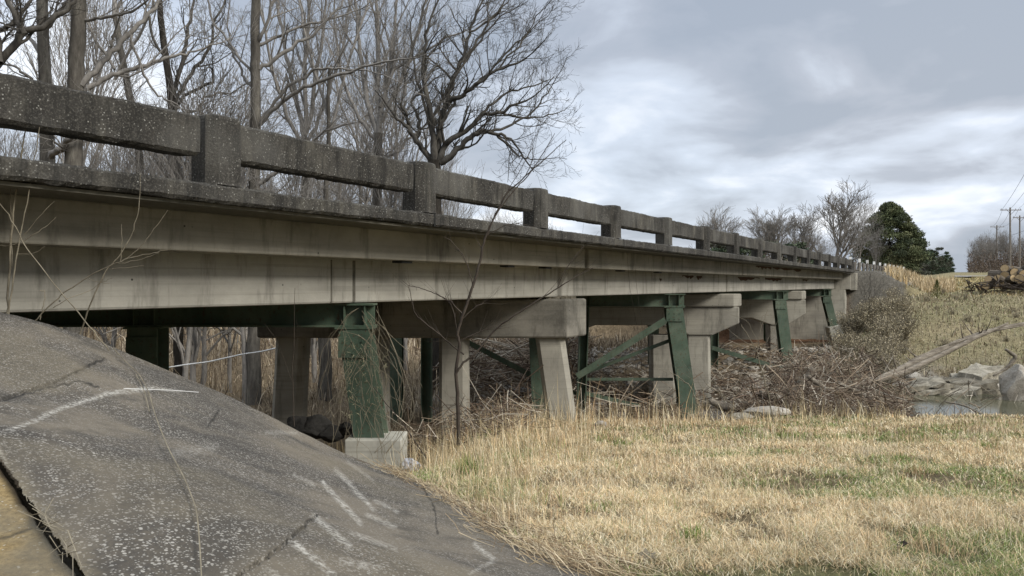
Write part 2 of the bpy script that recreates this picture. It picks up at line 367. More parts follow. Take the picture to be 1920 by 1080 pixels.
def axis(lo, hi, dense, step0, g):
    a = [dense[0]]
    while a[-1] < dense[1]: a.append(a[-1]+step0)
    st = step0
    while a[-1] < hi: st *= g; a.append(a[-1]+st)
    st = step0; b = []; c = dense[0]
    while c > lo: st *= g; c -= st; b.append(c)
    return np.array(b[::-1]+a)
xs = axis(-1500, 2500, (-14, 30), .22, 1.06); ys = axis(-60, 3000, (3, 62), .22, 1.05)
GX, GY = np.meshgrid(xs, ys)
GZ = T(GX, GY)
def grid_faces(ny, nx):
    i = np.arange(ny-1)[:, None]*nx; j = np.arange(nx-1)[None, :]
    return np.stack([i+j, i+j+1, i+nx+j+1, i+nx+j], -1).reshape(-1, 4)
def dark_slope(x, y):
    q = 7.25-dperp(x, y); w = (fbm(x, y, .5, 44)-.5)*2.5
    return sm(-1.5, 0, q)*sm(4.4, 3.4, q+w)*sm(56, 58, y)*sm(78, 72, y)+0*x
def gcol(x, y):
    straw = np.array([.19, .15, .09]); green = np.array([.15, .165, .07]); litter = np.array([.20, .155, .10]); gravel = np.array([.30, .28, .25]); mud = np.array([.12, .095, .062]); tan = np.array([.30, .245, .15]); red = np.array([.21, .12, .07])
    g = sm(.5, .62, fbm(x, y, .5, 11))[..., None]*.6
    c = straw*(1-g)+green*g
    k = sm(18.0, 20.5, y)[..., None]; c = c*(1-k)+mud*k
    k = (sm(0.5, -2, x)*sm(8, 11, y))[..., None]; c = c*(1-k)+litter*k
    k = (sm(24, 26, y)*sm(40, 34, y)*sm(.42, .5, fbm(x, y, .3, 4))*sm(-5, -1.5, x))[..., None]; c = c*(1-k)+gravel*k
    q = 7.25-dperp(x, y)
    k = (sm(34, 40, y)*sm(-1, 3, q))[..., None]; f = fbm(x, y, .25, 21)[..., None]; c = c*(1-k)+(tan*(1-f*.6)+green*f*.6)*k
    k = (sm(34, 40, y)*sm(0, -3, q))[..., None]; c = c*(1-k)+litter*1.25*k
    k = (sm(53, 55, y)*sm(60, 58, y)*sm(0, -1, q)*sm(14, 16, x))[..., None]; c = c*(1-k)+red*k
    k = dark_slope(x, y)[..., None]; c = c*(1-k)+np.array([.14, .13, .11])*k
    k = (sm(100, 120, y)*sm(12, 25, q))[..., None]; c = c*(1-k)+np.array([.19, .125, .08])*k
    return c
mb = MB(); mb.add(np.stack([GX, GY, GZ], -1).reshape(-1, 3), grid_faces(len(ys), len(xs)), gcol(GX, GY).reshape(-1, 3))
tag(mb.build('ground', M['ground'], smooth=True), kind='structure')
# creek water
wx = np.linspace(11.5, 34, 40); wy = np.linspace(21.5, 33.5, 20); A, B = np.meshgrid(wx, wy)
mb = MB(); mb.add(np.stack([A, B, np.full_like(A, -4.56)], -1).reshape(-1, 3), grid_faces(20, 40)); tag(mb.build('creek_water', M['water'], smooth=True), kind='structure')
# road beyond the bridge
zs = np.concatenate([np.linspace(58.2, 120, 20), np.linspace(130, 1200, 60)]); mb = MB(); V = []
for z in zs:
    for d in (7.6, 15.4): V.append(BP(z, d, road_h(z)+.03))
mb.add(V, grid_faces(len(zs), 2)); tag(mb.build('road', M['asphalt']), kind='structure')

# ------------------------------------------------------------------ paved slope mesh
def poly_at(L, u):
    P = np.array(L, float); a = np.linspace(0, 1, len(P)); return np.stack([np.interp(u, a, P[:, i]) for i in range(3)], -1)
def smooth_at(L, u):
    h = .03; return (poly_at(L, np.clip(u-h, 0, 1))+poly_at(L, u)+poly_at(L, np.clip(u+h, 0, 1)))/3
def Wv(P): return np.stack([(P[..., 0]-960)*P[..., 2]/F, P[..., 2], (HY-P[..., 1])*P[..., 2]/F], -1)
NU, NV = 620, 330
U = np.linspace(0, 1, NU); R3 = Wv(smooth_at(RIDGE, U)); N3 = Wv(smooth_at(NEAR, U))
vv = np.linspace(0, 1, NV)**1.35
XY = N3[None, :, :2]*(1-vv[:, None, None])+R3[None, :, :2]*vv[:, None, None]
PZ = pav(XY[..., 0], XY[..., 1])+(fbm(XY[..., 0], XY[..., 1], 1.3, 2)-.5)*.05+(fbm(XY[..., 0], XY[..., 1], 9, 8)-.5)*.010
P = np.concatenate([XY, PZ[..., None]], -1)

def crack_depth(P_):
    px_ = 960+P_[..., 0]/P_[..., 1]*F; py_ = HY-P_[..., 2]/P_[..., 1]*F; r_ = 0
    for pts in ([(-40, 760), (100, 718), (195, 672)], [(430, 1090), (520, 1030), (592, 966)]): r_ = np.maximum(r_, segd(px_+(fbm(px_, py_, .12, 5)-.5)*9, py_+(fbm(px_, py_, .12, 9)-.5)*9, pts, 4.0))
    return r_
def segd(px, py, pts, w0, w1=None):
    r = np.full(px.shape, 1e9)
    for (a, b) in zip(pts[:-1], pts[1:]):
        a = np.array(a, float); b = np.array(b, float); ab = b-a; t = np.clip(((px-a[0])*ab[0]+(py-a[1])*ab[1])/(ab@ab), 0, 1)
        r = np.minimum(r, np.hypot(px-a[0]-t*ab[0], py-a[1]-t*ab[1]))
    return np.clip(1-r/w0, 0, 1)
P[..., 2] -= .02*crack_depth(P)
rows = [P]
last = P[-1]
for dy, dz in ((.12, -.02), (.3, -.09), (.6, -.28), (1.2, -.8), (2.4, -1.9), (3.6, -3.2)):
    q_ = last.copy(); q_[:, 1] += dy; q_[:, 0] += dy*.25; q_[:, 2] += dz*(.35+.65*sm(1.0, .68, U)); rows.append(q_[None])
PP = np.concatenate(rows, 0)
px = 960+PP[..., 0]/PP[..., 1]*F; py = HY-PP[..., 2]/PP[..., 1]*F
def segd(px, py, pts, w0, w1=None):
    r = np.full(px.shape, 1e9); w1 = w0 if w1 is None else w1
    for (a, b) in zip(pts[:-1], pts[1:]):
        a = np.array(a, float); b = np.array(b, float); ab = b-a
        t = np.clip(((px-a[0])*ab[0]+(py-a[1])*ab[1])/(ab@ab), 0, 1)
        r = np.minimum(r, np.hypot(px-a[0]-t*ab[0], py-a[1]-t*ab[1]))
    return np.clip(1-r/w0, 0, 1)
wob = (fbm(px, py, .06, 3)-.5)*5; pxw = px+wob; pyw = py+(fbm(px, py, .06, 6)-.5)*5
mark = np.zeros(px.shape); crack = np.zeros(px.shape); stain = np.zeros(px.shape)
for pts, w, s_ in [([(15, 808), (120, 765), (200, 738), (285, 728)], 7.5, .75), ([(60, 790), (150, 752)], 4, .4), ([(285, 727), (340, 735)], 5, .5),
        ([(605, 905), (675, 980)], 8, .75), ([(630, 880), (698, 953)], 7, .7), ([(650, 868), (700, 900)], 5, .45), ([(590, 968), (655, 1025)], 10, .8),
        ([(545, 1012), (625, 1078)], 11, .8), ([(690, 965), (740, 988)], 8, .55), ([(660, 1000), (740, 1028)], 8, .5), ([(640, 1050), (710, 1065)], 10, .6), ([(705, 940), (745, 960)], 6, .5),
        ([(890, 1020), (925, 1050)], 8, .6), ([(930, 1050), (880, 1075)], 6, .4), ([(550, 890), (590, 910)], 6, .4), ([(330, 850), (400, 838)], 16, .25), ([(500, 810), (560, 812)], 7, .35), ([(0, 845), (10, 870)], 8, .8), ([(500, 1070), (540, 1085)], 10, .4)]:
    mark = np.maximum(mark, segd(pxw, pyw, pts, w*.8)**.7*s_)
for pts, w in [([(0, 752), (80, 730), (150, 715), (185, 725)], 3.0), ([(-40, 760), (100, 718), (195, 672)], 3.5), ([(430, 1090), (520, 1030), (592, 966)], 4.0), ([(390, 800), (410, 770)], 4), ([(820, 1000), (815, 950), (795, 920)], 3)]:
    crack = np.maximum(crack, segd(px+(fbm(px, py, .12, 5)-.5)*9, py+(fbm(px, py, .12, 9)-.5)*9, pts, w*.8)**.8)
stain = sm(.5, .72, fbm(PP[..., 0], PP[..., 1], .9, 31))*.55
a2 = np.array([-2.08, 3.0]); b2 = np.array([-1.31, 2.25]); nrm = np.array([-(b2-a2)[1], (b2-a2)[0]]); nrm /= np.linalg.norm(nrm)
sd_ = (PP[..., 0]-a2[0])*nrm[0]+(PP[..., 1]-a2[1])*nrm[1]+(fbm(PP[..., 0], PP[..., 1], 10, 2)-.5)*.03     # signed distance from the joint
if ((-1.0-a2[0])*nrm[0]+(4-a2[1])*nrm[1]) < 0: sd_ = -sd_
stain = np.maximum(stain, sm(.10, .0, sd_)*.9)
colr = np.stack([mark, crack, stain], -1)
Fc = grid_faces(PP.shape[0], NU); sc_f = sd_.reshape(-1)[Fc].mean(1)
Zs = PP.copy()
mb = MB(); mb.add(Zs.reshape(-1, 3), Fc[sc_f > .012], colr.reshape(-1, 3))
mb.build('slope_paving', M['paving'], smooth=True)['kind'] = 'structure'
Zt = PP.copy(); Zt[..., 2] -= .03; Zt[..., 2] -= .05*sm(.0, .03, sd_)
mb = MB(); ck = segd(pxw, pyw, [(-40, 1000), (20, 988), (66, 972)], 3.5)**.7; mb.add(Zt.reshape(-1, 3), Fc[sc_f < .05], np.stack([ck*0, np.maximum(ck, sm(-.03, .0, sd_)), ck*0], -1).reshape(-1, 3)); mb.build('concrete_apron', M['tan'], smooth=True)['kind'] = 'structure'
def PV(px_, py_, lift=.012):     # point on the paving seen at this place, by marching along the sight line
    d = np.array([(px_-960)/F, 1, (HY-py_)/F]); best = None
    for z in np.linspace(1.7, 7.6, 600):
        p = d*z
        if p[2] < pav(p[0], p[1])+.02: best = p; break
    if best is None: best = d*6.8
    best = best.copy(); best[2] = pav(best[0], best[1])+.02+lift; return best

# ------------------------------------------------------------------ the bridge
Z0, SP = 5.5, 13.0
PIERS = [18.5, 31.5, 44.5]; END = 57.5
DF, D1, D2, DB = 7.25, 8.05, 8.62, 15.85
bridge = thing('road_bridge', (0, 0, 0), 'long grey concrete girder bridge with stained open post and beam railing', 'bridge')
joints = [Z0]+PIERS+[END]
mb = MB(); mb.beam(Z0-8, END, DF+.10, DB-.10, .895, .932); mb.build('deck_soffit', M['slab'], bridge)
mb = MB(); mb.beam(Z0-8, END+.6, DF+.55, DB-.55, 1.15, 1.19); mb.build('roadway_surface', M['asphalt'], bridge)
for a, b in zip(joints[:-1], joints[1:]):
    g = .10
    mb = MB(); mb.beam(a+g, b-g, D1, D1+.5, .41, .90); bevel(mb.build('edge_beam', M['edge'], bridge), .02)
    if b < END: mb = MB(); mb.beam(b-.098, b+.098, D1+.16, D1+.4, .43, .88); mb.beam(b-.098, b+.098, D2+.14, D2+.35, -.26, .42); mb.build('dark_gap_block', M['dark'], bridge)  # added dark blocks stand in for shade in the open girder joints
    for k, dd in enumerate((D2, 10.7, 12.8, 14.4)):
        mb = MB(); mb.beam(a+g, b-g, dd, dd+.42, -.30, .89); bevel(mb.build('girder', M['girder'], bridge), .035)
# diaphragm seams and small brackets on the outer girder
for pxx in (620, 661):
    z = F*D2/C_/(VX-pxx); mb = MB(); mb.beam(z, z+(.02 if pxx == 620 else .05), D2-.006, D2, -.28, .40); mb.build('seam_strip', M['seam'], bridge)
for z in (12.5, 15.4, 16.8, 20.5, 23):
    mb = MB(); mb.beam(z, z+.22, D1+.05, D1+.2, .37, .405); mb.build('bracket', M['dark'], bridge)
for z0, z1, dd, ht, hb in [(26.5, 27.6, D2, .33, .2), (27.9, 28.5, D2, .33, .16), (33, 36.5, D2, .35, .12), (37.5, 41, D2, .35, .14), (33.5, 36.2, D1, .86, .66), (36.4, 42.8, D1, .87, .68), (46.2, 48, D2, .34, .2), (24.5, 24.7, D2, .2, .1)]:
    k = 22; t = np.linspace(0, 1, k); zz = z0+(z1-z0)*t; lo = hb+(ht-hb)*(vnoise(t*9, t*0, 1, z0)*1.0)*.9+.3*(ht-hb)*np.abs(2*t-1)**3
    poly = [BP(z, dd-.004, h) for z, h in zip(zz, lo)]+[BP(z, dd-.004, ht+.02*vnoise(z, 0, 3, 2)) for z in zz[::-1]]
    off = BP(10, dd+.002)-BP(10, dd-.004); off[2] = 0
    mb = MB(); mb.prism(poly, off); mb.build('rusty_spall', M['rust'], bridge)
# railing
def rough(mb, z0, z1, d0, d1, h0, h1, seed):
    # worn cast beam: rounded chamfered section, edges crumbled by a centimetre here and there
    c = .035; ring = np.array([(d0+c, h0), (d0, h0+c), (d0, (h0+h1)/2), (d0, h1-c), (d0+c*.4, h1-c*.35), (d0+c*1.2, h1), (d1-c, h1), (d1, h1-c), (d1, h0+c), (d1-c, h0)])
    n = max(8, int((z1-z0)/.06)); R3 = np.random.default_rng(seed+900); V = []; m = len(ring)
    for i in range(n+1):
        z = z0+(z1-z0)*i/n; j = R3.normal(0, 1, (m, 2))*np.array([.003, .004]); e = max(0, float(vnoise(z, seed, 3.1, 4))-.62)*.045; j[4:6, 1] -= e; j[4, 0] += e; j[0:2, 1] += max(0, float(vnoise(z, seed, 2.3, 8))-.7)*.05
        for (d, h), (a, b) in zip(ring, j): V.append(BP(z, d+a, h+b))
    base = mb.n; mb.add(V, [[i*m+k, i*m+(k+1) % m, (i+1)*m+(k+1) % m, (i+1)*m+k] for i in range(n) for k in range(m)])
    mb.F.append([list(range(base, base+m))[::-1], list(range(base+n*m, base+n*m+m))])
def railing(dn, dfar, sgn):
    root = None; posts = []
    mb = MB(); PZs = [8.5+3.22*i for i in range(-4, 16)]
    hw = .215; D = (dfar-dn)/2
    tz = C_
    for i, z in enumerate(PZs[:-1]):
        rough(mb, z+hw*tz, PZs[i+1]-hw*tz, dn+.06, dfar-.05, 1.45, 1.905, i)
    mb.beam(PZs[-1]+hw*tz, END-.1, dn+.06, dfar-.05, 1.45, 1.905)
    r = mb.build('railing', M['rail'], bridge)
    for z in PZs:
        m2 = MB()
        def RP(dz, d, h): # square to the bridge
            q = BP(z+.05, dn, h); t = dz; d = d+D; return q+np.array([S_*t-C_*d, C_*t+S_*d, 0])
        ring = [(-hw, -D+.10), (-hw+.10, -D), (hw-.03, -D), (hw, -D+.03), (hw, D-.03), (hw-.03, D), (-hw+.03, D), (-hw, D-.03)]
        hs = [(1.148, 1.06), (1.17, 1.02), (1.22, 1.0), (1.90, 1.0), (1.935, .97), (1.955, .85)]
        V = np.array([RP(a*s2, b*s2, h) for h, s2 in hs for a, b in ring]); n8 = 8
        Fq = [[l*n8+j, l*n8+(j+1) % n8, (l+1)*n8+(j+1) % n8, (l+1)*n8+j] for l in range(len(hs)-1) for j in range(n8)]
        m2.add(V, Fq); m2.F.append([list(range((len(hs)-1)*n8, len(hs)*n8))]); m2.build('post', M['rail'], r)
    return r
railing(DF+.02, DF+.40, 1); railing(DB-.40, DB-.02, -1)
mb = MB(); mb.beam(Z0-8, END, DF+.5, DB, .935, 1.147)
rough(mb, -1.5, END, DF, DF+.51, .935, 1.148, 77); mb.build('deck_edge', M['rail'], bridge)
for z in (11.85, 18.45, 24.8):
    mb = MB(); mb.beam(z, z+.03, DF-.006, DF, .94, 1.14); mb.build('deck_joint', M['dark'], bridge)
# abutments
mb = MB(); mb.beam(END-.1, END+.9, D1-.15, DB-.3, -5.2, -.36); mb.beam(END+.06, END+.95, DF+.3, DB-.3, -.355, .89)
bevel(mb.build('abutment', M['pier'], bridge), .03)
mb = MB(); mb.beam(END+.15, END+4.0, DF-.02, DF+.35, -.42, .93); bevel(mb.build('wing_wall', M['edge'], bridge), .02)
mb = MB(); mb.beam(Z0-1.2, Z0-.1, D1-.2, DB-.3, -3.2, -.34); mb.build('abutment', M['pier'], bridge)

# ------------------------------------------------------------------ concrete piers
def capbox(mb, z0, z1, dn, dfr, h0, h1): mb.beam(z0, z1, dn, dfr, h0, h1)
def column(z, pxt, pxb, w, t, ht, hb):       # front face width w in X, thickness t in Y
    mb = MB(); xt = (pxt-960)*z/F; xb = (pxb-960)*z/F; c = .08
    def ring(x, h, k=1.0):
        return [(x-w/2*k+c, z, h), (x+w/2*k-c, z, h), (x+w/2*k+.06, z+.14, h), (x+w/2*k+.06, z+t-c, h), (x+w/2*k-c, z+t, h), (x-w/2*k+c, z+t, h), (x-w/2*k, z+t-c, h), (x-w/2*k, z+c, h)]
    V = ring(xb, hb, 1.03)+ring(xt, ht); mb.add(V, [[j, (j+1) % 8, 8+(j+1) % 8, 8+j] for j in range(8)]); mb.F.append([list(range(8, 16))]); return mb
p1 = thing('concrete_pier', BP(18.5, 12, -3.6), 'nearest concrete pier with a boxy stained and shade-darkened cap and leaning outer columns', 'pier', 'concrete piers under the bridge')
L0 = np.array(p1.location)
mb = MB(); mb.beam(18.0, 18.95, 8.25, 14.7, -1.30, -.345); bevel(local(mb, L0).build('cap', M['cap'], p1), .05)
for a, b in ((1030, 1066), (848, 848), (694, 694), (541, 528)):
    local(column(18.12, a, b, .66, .66, -1.30, -4.6), L0).build('column', M['pier'], p1)
mb = MB()
for i in range(26):
    c = BP(18.1+random.random()*.8, 8.35+random.random()*.9, -.345); s = .03+.05*random.random()
    mb.hexa([c+np.array([dx*s, dy*s, dz*s*.9]) for dz in (0, 1) for dx, dy in ((-1, -1), (1, -.7), (.8, 1), (-1, .8))])
local(mb, L0).build('rubble', M['slabrock'], p1)
def hammer(zc, cols, label, wc, hcap=(-.38, -.93), tip=-1.62, root=-2.12):
    p = thing('concrete_pier', BP(zc, 12, -4.9), label, 'pier', 'concrete piers under the bridge'); L = np.array(p.location)
    mb = MB(); mb.beam(zc-.55, zc+.45, 8.2, 14.9, hcap[1], hcap[0]); bevel(local(mb, L).build('cap', M['pier'], p), .06)
    x0 = BP(zc, 8.28)[0]; x1 = BP(zc, 14.8)[0]; c0 = (cols[0]-960)*zc/F; c1 = (cols[-1]-960)*zc/F; h = wc/2
    poly = [(x0, zc-.45, hcap[1]), (x0, zc-.45, tip), (c0+h, zc-.45, root), (c0-h, zc-.45, root), (c0-h-1.2, zc-.45, root+.42), (c1+h+1.2, zc-.45, root+.42), (c1+h, zc-.45, root), (c1-h, zc-.45, root), (x1, zc-.45, tip), (x1, zc-.45, hcap[1])]
    mb = MB(); mb.prism(poly[::-1], (.0, .85, 0)); bevel(local(mb, L).build('cross_beam', M['pier'], p), .05)
    for c in cols:
        mb = column(zc-.38, c, c+2, wc, .75, root, -6.3); bevel(local(mb, L).build('column', M['pier'], p), .02)
hammer(31.5, (1309, 1243, 1040), 'middle concrete pier whose cap has a tapered overhang above a square column', .98)
hammer(44.5, (1457, 1310), 'farthest concrete pier with tapered cap beside the notched green column', .95, (-.36, -.88), -1.72, -2.4)

# ------------------------------------------------------------------ green steel bents
def hcol(a, b, w=.42, dp=.40, tf=.03):     # H section, web facing the viewer, flanges in the Y direction planes
    mb = MB(); a = np.asarray(a, float); b = np.asarray(b, float)
    ax = (b-a)/np.linalg.norm(b-a); up = np.array([0, 1., 0]); r = np.cross(ax, up); r /= np.linalg.norm(r)
    mb.bar(a+r*(w/2-tf/2), b+r*(w/2-tf/2), tf, dp, up); mb.bar(a-r*(w/2-tf/2), b-r*(w/2-tf/2), tf, dp, up)
    mb.bar(a, b, w-2*tf, tf, up); return mb
def hcol2(a, b, w=.42, dp=.40, tf=.03):    # H section, flange facing the viewer
    mb = MB(); a = np.asarray(a, float); b = np.asarray(b, float); up = np.array([0, 1., 0])
    mb.bar(a-up*(dp/2), b-up*(dp/2), w, tf, up); mb.bar(a+up*(dp/2), b+up*(dp/2), w, tf, up); mb.bar(a, b, tf, dp-tf, up); return mb
def bent(z, cols, braces, label, xl, xr, bot=-.72, foots=()):
    root = thing('steel_bent', ((cols[0][0]-960)*z/F, z, -4.5), label, 'steel support', 'green steel bents under the girders'); L = np.array(root.location)
    top = -.31
    X0 = (xl-960)*z/F; X1 = (xr-960)*z/F
    mb = MB(); mb.bar((X0, z, top-.015), (X1, z, top-.015), .36, .03); mb.bar((X0, z, bot+.015), (X1, z, bot+.015), .36, .03); mb.bar((X0+.01, z, (top+bot)/2), (X1-.01, z, (top+bot)/2), .025, top-bot-.06)
    for c in cols:
        for dx in (-.17, .17):
            xc = (c[0]-960)*z/F+dx; mb.bar((xc, z-.08, top-.03), (xc, z-.08, bot+.03), .02, .16, (0, 1, 0))
    local(mb, L).build('cross_beam', M['steel'], root)
    for (xt, yt, xb, yb, w, face) in cols:
        a = W(xt, HY, z); a[2] = bot-.03; b = W(xb, yb, z)
        mb = (hcol2 if face else hcol)(a, b, w); mb.bar(a+np.array([-w*.62, 0, .014]), a+np.array([w*.62, 0, .014]), .46, .028); local(mb, L).build('column', M['steel'], root)
        p_ = a+np.array([0, -.235, -.30]); mb = MB(); mb.hexa([p_+np.array([dx*w*.5, dy*.012, dz*.17]) for dz in (-1, 1) for dx, dy in ((-1, -1), (1, -1), (1, 1), (-1, 1))])
        for bx_ in (-.3, 0, .3):
            for bz in (-.1, .1): q_ = p_+np.array([bx_*w, -.012, bz]); mb.tube([q_, q_-np.array([0, .02, 0])], .018, 6, cap=True)
        if face: local(mb, L).build('gusset_plate', M['steel'], root)
    for (a, b, w, dz) in braces:
        p, q = W(a[0], a[1], z+dz), W(b[0], b[1], z+dz); mb = MB(); mb.bar(p, q, w, .015, (0, 1, 0))
        off = np.array([0, .05, -w/2]); mb.bar(p+off, q+off, .015, .10, (0, 1, 0)); local(mb, L).build('brace', M['steel'], root)
    return root, L
b1, L = bent(12.4, [(668, 612, 697, 822, .50, 1), (278, 612, 278, 800, .50, 1), (-110, 612, -110, 700, .5, 1)], [], 'nearest green steel bent, its column draped in dead vines on a pale block', -160, 704, -.70)
mb = MB(); c = W(707, 850, 12.4); hx, hy = .46, .36; zt = W(707, 816, 12.4)[2]
mb.hexa([(c[0]-hx, c[1]-hy-.02, -4), (c[0]+hx, c[1]-hy-.02, -4), (c[0]+hx, c[1]+hy, -4), (c[0]-hx, c[1]+hy, -4), (c[0]-hx, c[1]-hy-.02, zt), (c[0]+hx, c[1]-hy-.02, zt), (c[0]+hx, c[1]+hy, zt), (c[0]-hx, c[1]+hy, zt)])
o = bevel(local(mb, L).build('footing', M['foot'], b1), .02)
bent(25.3, [(1262, 577, 1293, 790, .56, 1), (1096, 577, 1088, 790, .30, 0), (1002, 577, 1012, 800, .46, 1), (800, 577, 800, 790, .36, 0), (738, 577, 738, 800, .62, 1)],
     [((1248, 600), (1082, 706), .22, -.30), ((1262, 636), (1090, 702), .12, .3), ((1080, 711), (1262, 711), .10, .34), ((878, 642), (1005, 708), .18, .3), ((1005, 708), (1092, 742), .14, .3), ((1092, 736), (1200, 762), .14, .3)],
     'second green steel bent with long diagonal braces crossing to a thin column', 560, 1283, -.74)
bent(38.6, [(1461, 562, 1481, 726, .56, 1), (1340, 562, 1336, 740, .4, 0), (1225, 562, 1225, 740, .5, 1)],
     [((1335, 652), (1470, 692), .22, -.3), ((1340, 713), (1475, 715), .12, .3), ((1360, 757), (1474, 731), .26, -.3)],
     'third green steel bent, column with a torn notched flange above the driftwood', 1150, 1478, -.76)
b4, L = bent(53.5, [(1548, 556, 1562, 612, .55, 1), (1440, 556, 1440, 640, .5, 1)], [], 'farthest green steel bent, one short leaning leg on a tilted pale block', 1380, 1559, -.80)
mb = MB(); a = W(1563, 611, 53.3); b = W(1568, 636, 53.3); mb.bar(a, b, .98, .8, (0, 1, 0)); bevel(local(mb, L).build('footing', M['foot'], b4), .04)

# ------------------------------------------------------------------ bare trees
def unit(v): return v/(np.linalg.norm(v)+1e-9)
def grow(tb, p, d, L, r, lvl, R, cfg):
    n = 4 if lvl < cfg['max'] else 3
    pts = [p]; rad = [r]; cur = np.array(p, float); d = np.array(d, float); step = L/n
    tip = max(r*.45, cfg['rmin'])
    for i in range(n):
        d = unit(d+R.normal(0, cfg['wig'], 3)+np.array([0, 0, cfg['up']])); cur = cur+d*step; pts.append(cur); rad.append(r+(tip-r)*(i+1)/n)
    tb.tube(pts, rad, 6 if lvl <= 1 else (4 if lvl == 2 else 3))
    if lvl >= cfg['max']: return
    k = cfg['kids'][min(lvl, len(cfg['kids'])-1)]
    for i in range(k):
        u = .25+.75*(i+R.random())/k; j = min(int(u*n), n-1); f = u*n-j
        q = pts[j]*(1-f)+pts[j+1]*f; t = unit(pts[j+1]-pts[j]); s = unit(np.cross(t, R.normal(0, 1, 3)))
        a = R.uniform(*cfg['ang']); nd = unit(t*math.cos(a)+s*math.sin(a))
        if u > .93: nd = unit(t+R.normal(0, .2, 3))
        rr = max((r+(tip-r)*u)*R.uniform(.5, .72), cfg['rmin']); grow(tb, q, nd, L*R.uniform(.45, .78)*(1.15-.35*u), rr, lvl+1, R, cfg)
OAK = dict(max=4, kids=[9, 6, 4, 3], wig=.20, up=.05, ang=(.45, 1.0), rmin=.007)
FAN = dict(max=4, kids=[11, 6, 5, 3], wig=.10, up=.10, ang=(.25, .62), rmin=.007)
def generic_tree(seed, H, r0, cfg, fork=.35):
    R = np.random.default_rng(seed); tr = MB(); br = MB()
    n = 9; pts = []; cur = np.array([0, 0, -.4]); d = np.array([0, 0, 1.]); st = H*.62/n; rad = []
    for i in range(n+1):
        pts.append(cur.copy()); rad.append(r0*(1-.72*i/n)*(1.25 if i == 0 else 1)); d = unit(d+R.normal(0, .05, 3)+np.array([0, 0, .1])); cur = cur+d*st
    tr.tube(pts, rad, 8)
    k = 13
    for i in range(k):
        u = fork+(1-fork)*(i+R.random()*.7)/k; j = min(int(u*n), n-1); f = u*n-j; q = pts[j]*(1-f)+pts[j+1]*f; az = R.uniform(0, 2*np.pi); a = R.uniform(*cfg['ang'])*(1.15-.5*u)
        nd = np.array([math.cos(az)*math.sin(a), math.sin(az)*math.sin(a), math.cos(a)]); grow(br, q, nd, H*R.uniform(.26, .40)*(1.15-.4*u), rad[j]*R.uniform(.4, .62), 1, R, cfg)
    grow(br, pts[-1], d, H*.3, rad[-1], 1, R, cfg)
    return tr, br
def guided_tree(name, z, trunk, limbs, label, mat, cfg, seed, group=None, zsp=1.6, kid_len=2.4, dens=1.1, twigcat='tree'):
    """trunk / limbs: lists of (px, py, radius_px) polylines on the photograph, standing at depth z"""
    R = np.random.default_rng(seed); bx = (trunk[0][0]-960)*z/F; base = np.array([bx, z, float(T(bx, z))])
    root = thing(name, base, label, twigcat, group)
    tp = [base+np.array([0, 0, -.3])]+[W(a, b, z) for a, b, r in trunk[0:]]; trd = [trunk[0][2]*1.25*z/F]+[r*z/F for a, b, r in trunk]
    if tp[1][2] < tp[0][2]+.5: tp.pop(0); trd.pop(0)
    tr = MB()
    t0 = np.linspace(0, len(tp)-1, len(tp)*4); TP = np.stack([np.interp(t0, np.arange(len(tp)), np.array(tp)[:, i]) for i in range(3)], -1); TP[1:-1] += R.normal(0, .02*z/30, (len(TP)-2, 3))
    tr.tube(TP, np.interp(t0, np.arange(len(tp)), trd), 10); local(tr, base).build('trunk', M[mat], root, True)
    br = MB()
    top = W(trunk[-1][0], trunk[-1][1], z)
    if trunk[-1][1] < 60: limbs = limbs+[[trunk[-1], (trunk[-1][0]+R.uniform(-20, 20), -90, trunk[-1][2]*.5)]]
    for lb in limbs:
        dz = R.uniform(-zsp, zsp); k = len(lb)
        P_ = np.array([W(a, b, z)+np.array([0, dz*i/(k-1), 0]) for i, (a, b, r) in enumerate(lb)])
        # keep the picture position while stepping in depth
        for i, (a, b, r) in enumerate(lb): zz = z+dz*i/(k-1); P_[i] = W(a, b, zz)
        tt = np.linspace(0, k-1, k*4); PP_ = np.stack([np.interp(tt, np.arange(k), P_[:, i]) for i in range(3)], -1); PP_[1:] += R.normal(0, .035*z/30, (len(PP_)-1, 3))
        rr = np.interp(tt, np.arange(k), [r*z/F for a, b, r in lb]); br.tube(PP_, rr, 6)
        seg = np.linalg.norm(np.diff(PP_, axis=0), axis=1); Ltot = seg.sum(); nk = max(3, int(Ltot*dens)); cum = np.concatenate([[0], np.cumsum(seg)])/Ltot
        for i in range(nk):
            u = .12+.88*(i+R.random())/nk; q = np.array([np.interp(u, cum, PP_[:, c]) for c in range(3)]); j = min(np.searchsorted(cum, u), len(PP_)-1); t = unit(PP_[j]-PP_[j-1])
            s = unit(np.cross(t, R.normal(0, 1, 3))); a = R.uniform(*cfg['ang']); nd = unit(t*math.cos(a)+s*math.sin(a)+np.array([0, 0, .15])); r_ = max(np.interp(u, cum, rr)*.5, cfg['rmin']*1.3)
            grow(br, q, nd, kid_len*R.uniform(.5, 1.1), r_, 2, R, cfg)
        grow(br, PP_[-1], unit(PP_[-1]-PP_[-2]), kid_len*.9, max(rr[-1], cfg['rmin']), 2, R, cfg)
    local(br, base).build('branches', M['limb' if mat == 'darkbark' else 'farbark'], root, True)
    return root
O3 = dict(max=5, kids=[6, 5, 4, 3, 3], wig=.17, up=.07, ang=(.4, .9), rmin=.0048)
F3 = dict(max=5, kids=[6, 5, 4, 3, 3], wig=.09, up=.09, ang=(.3, .65), rmin=.0048)
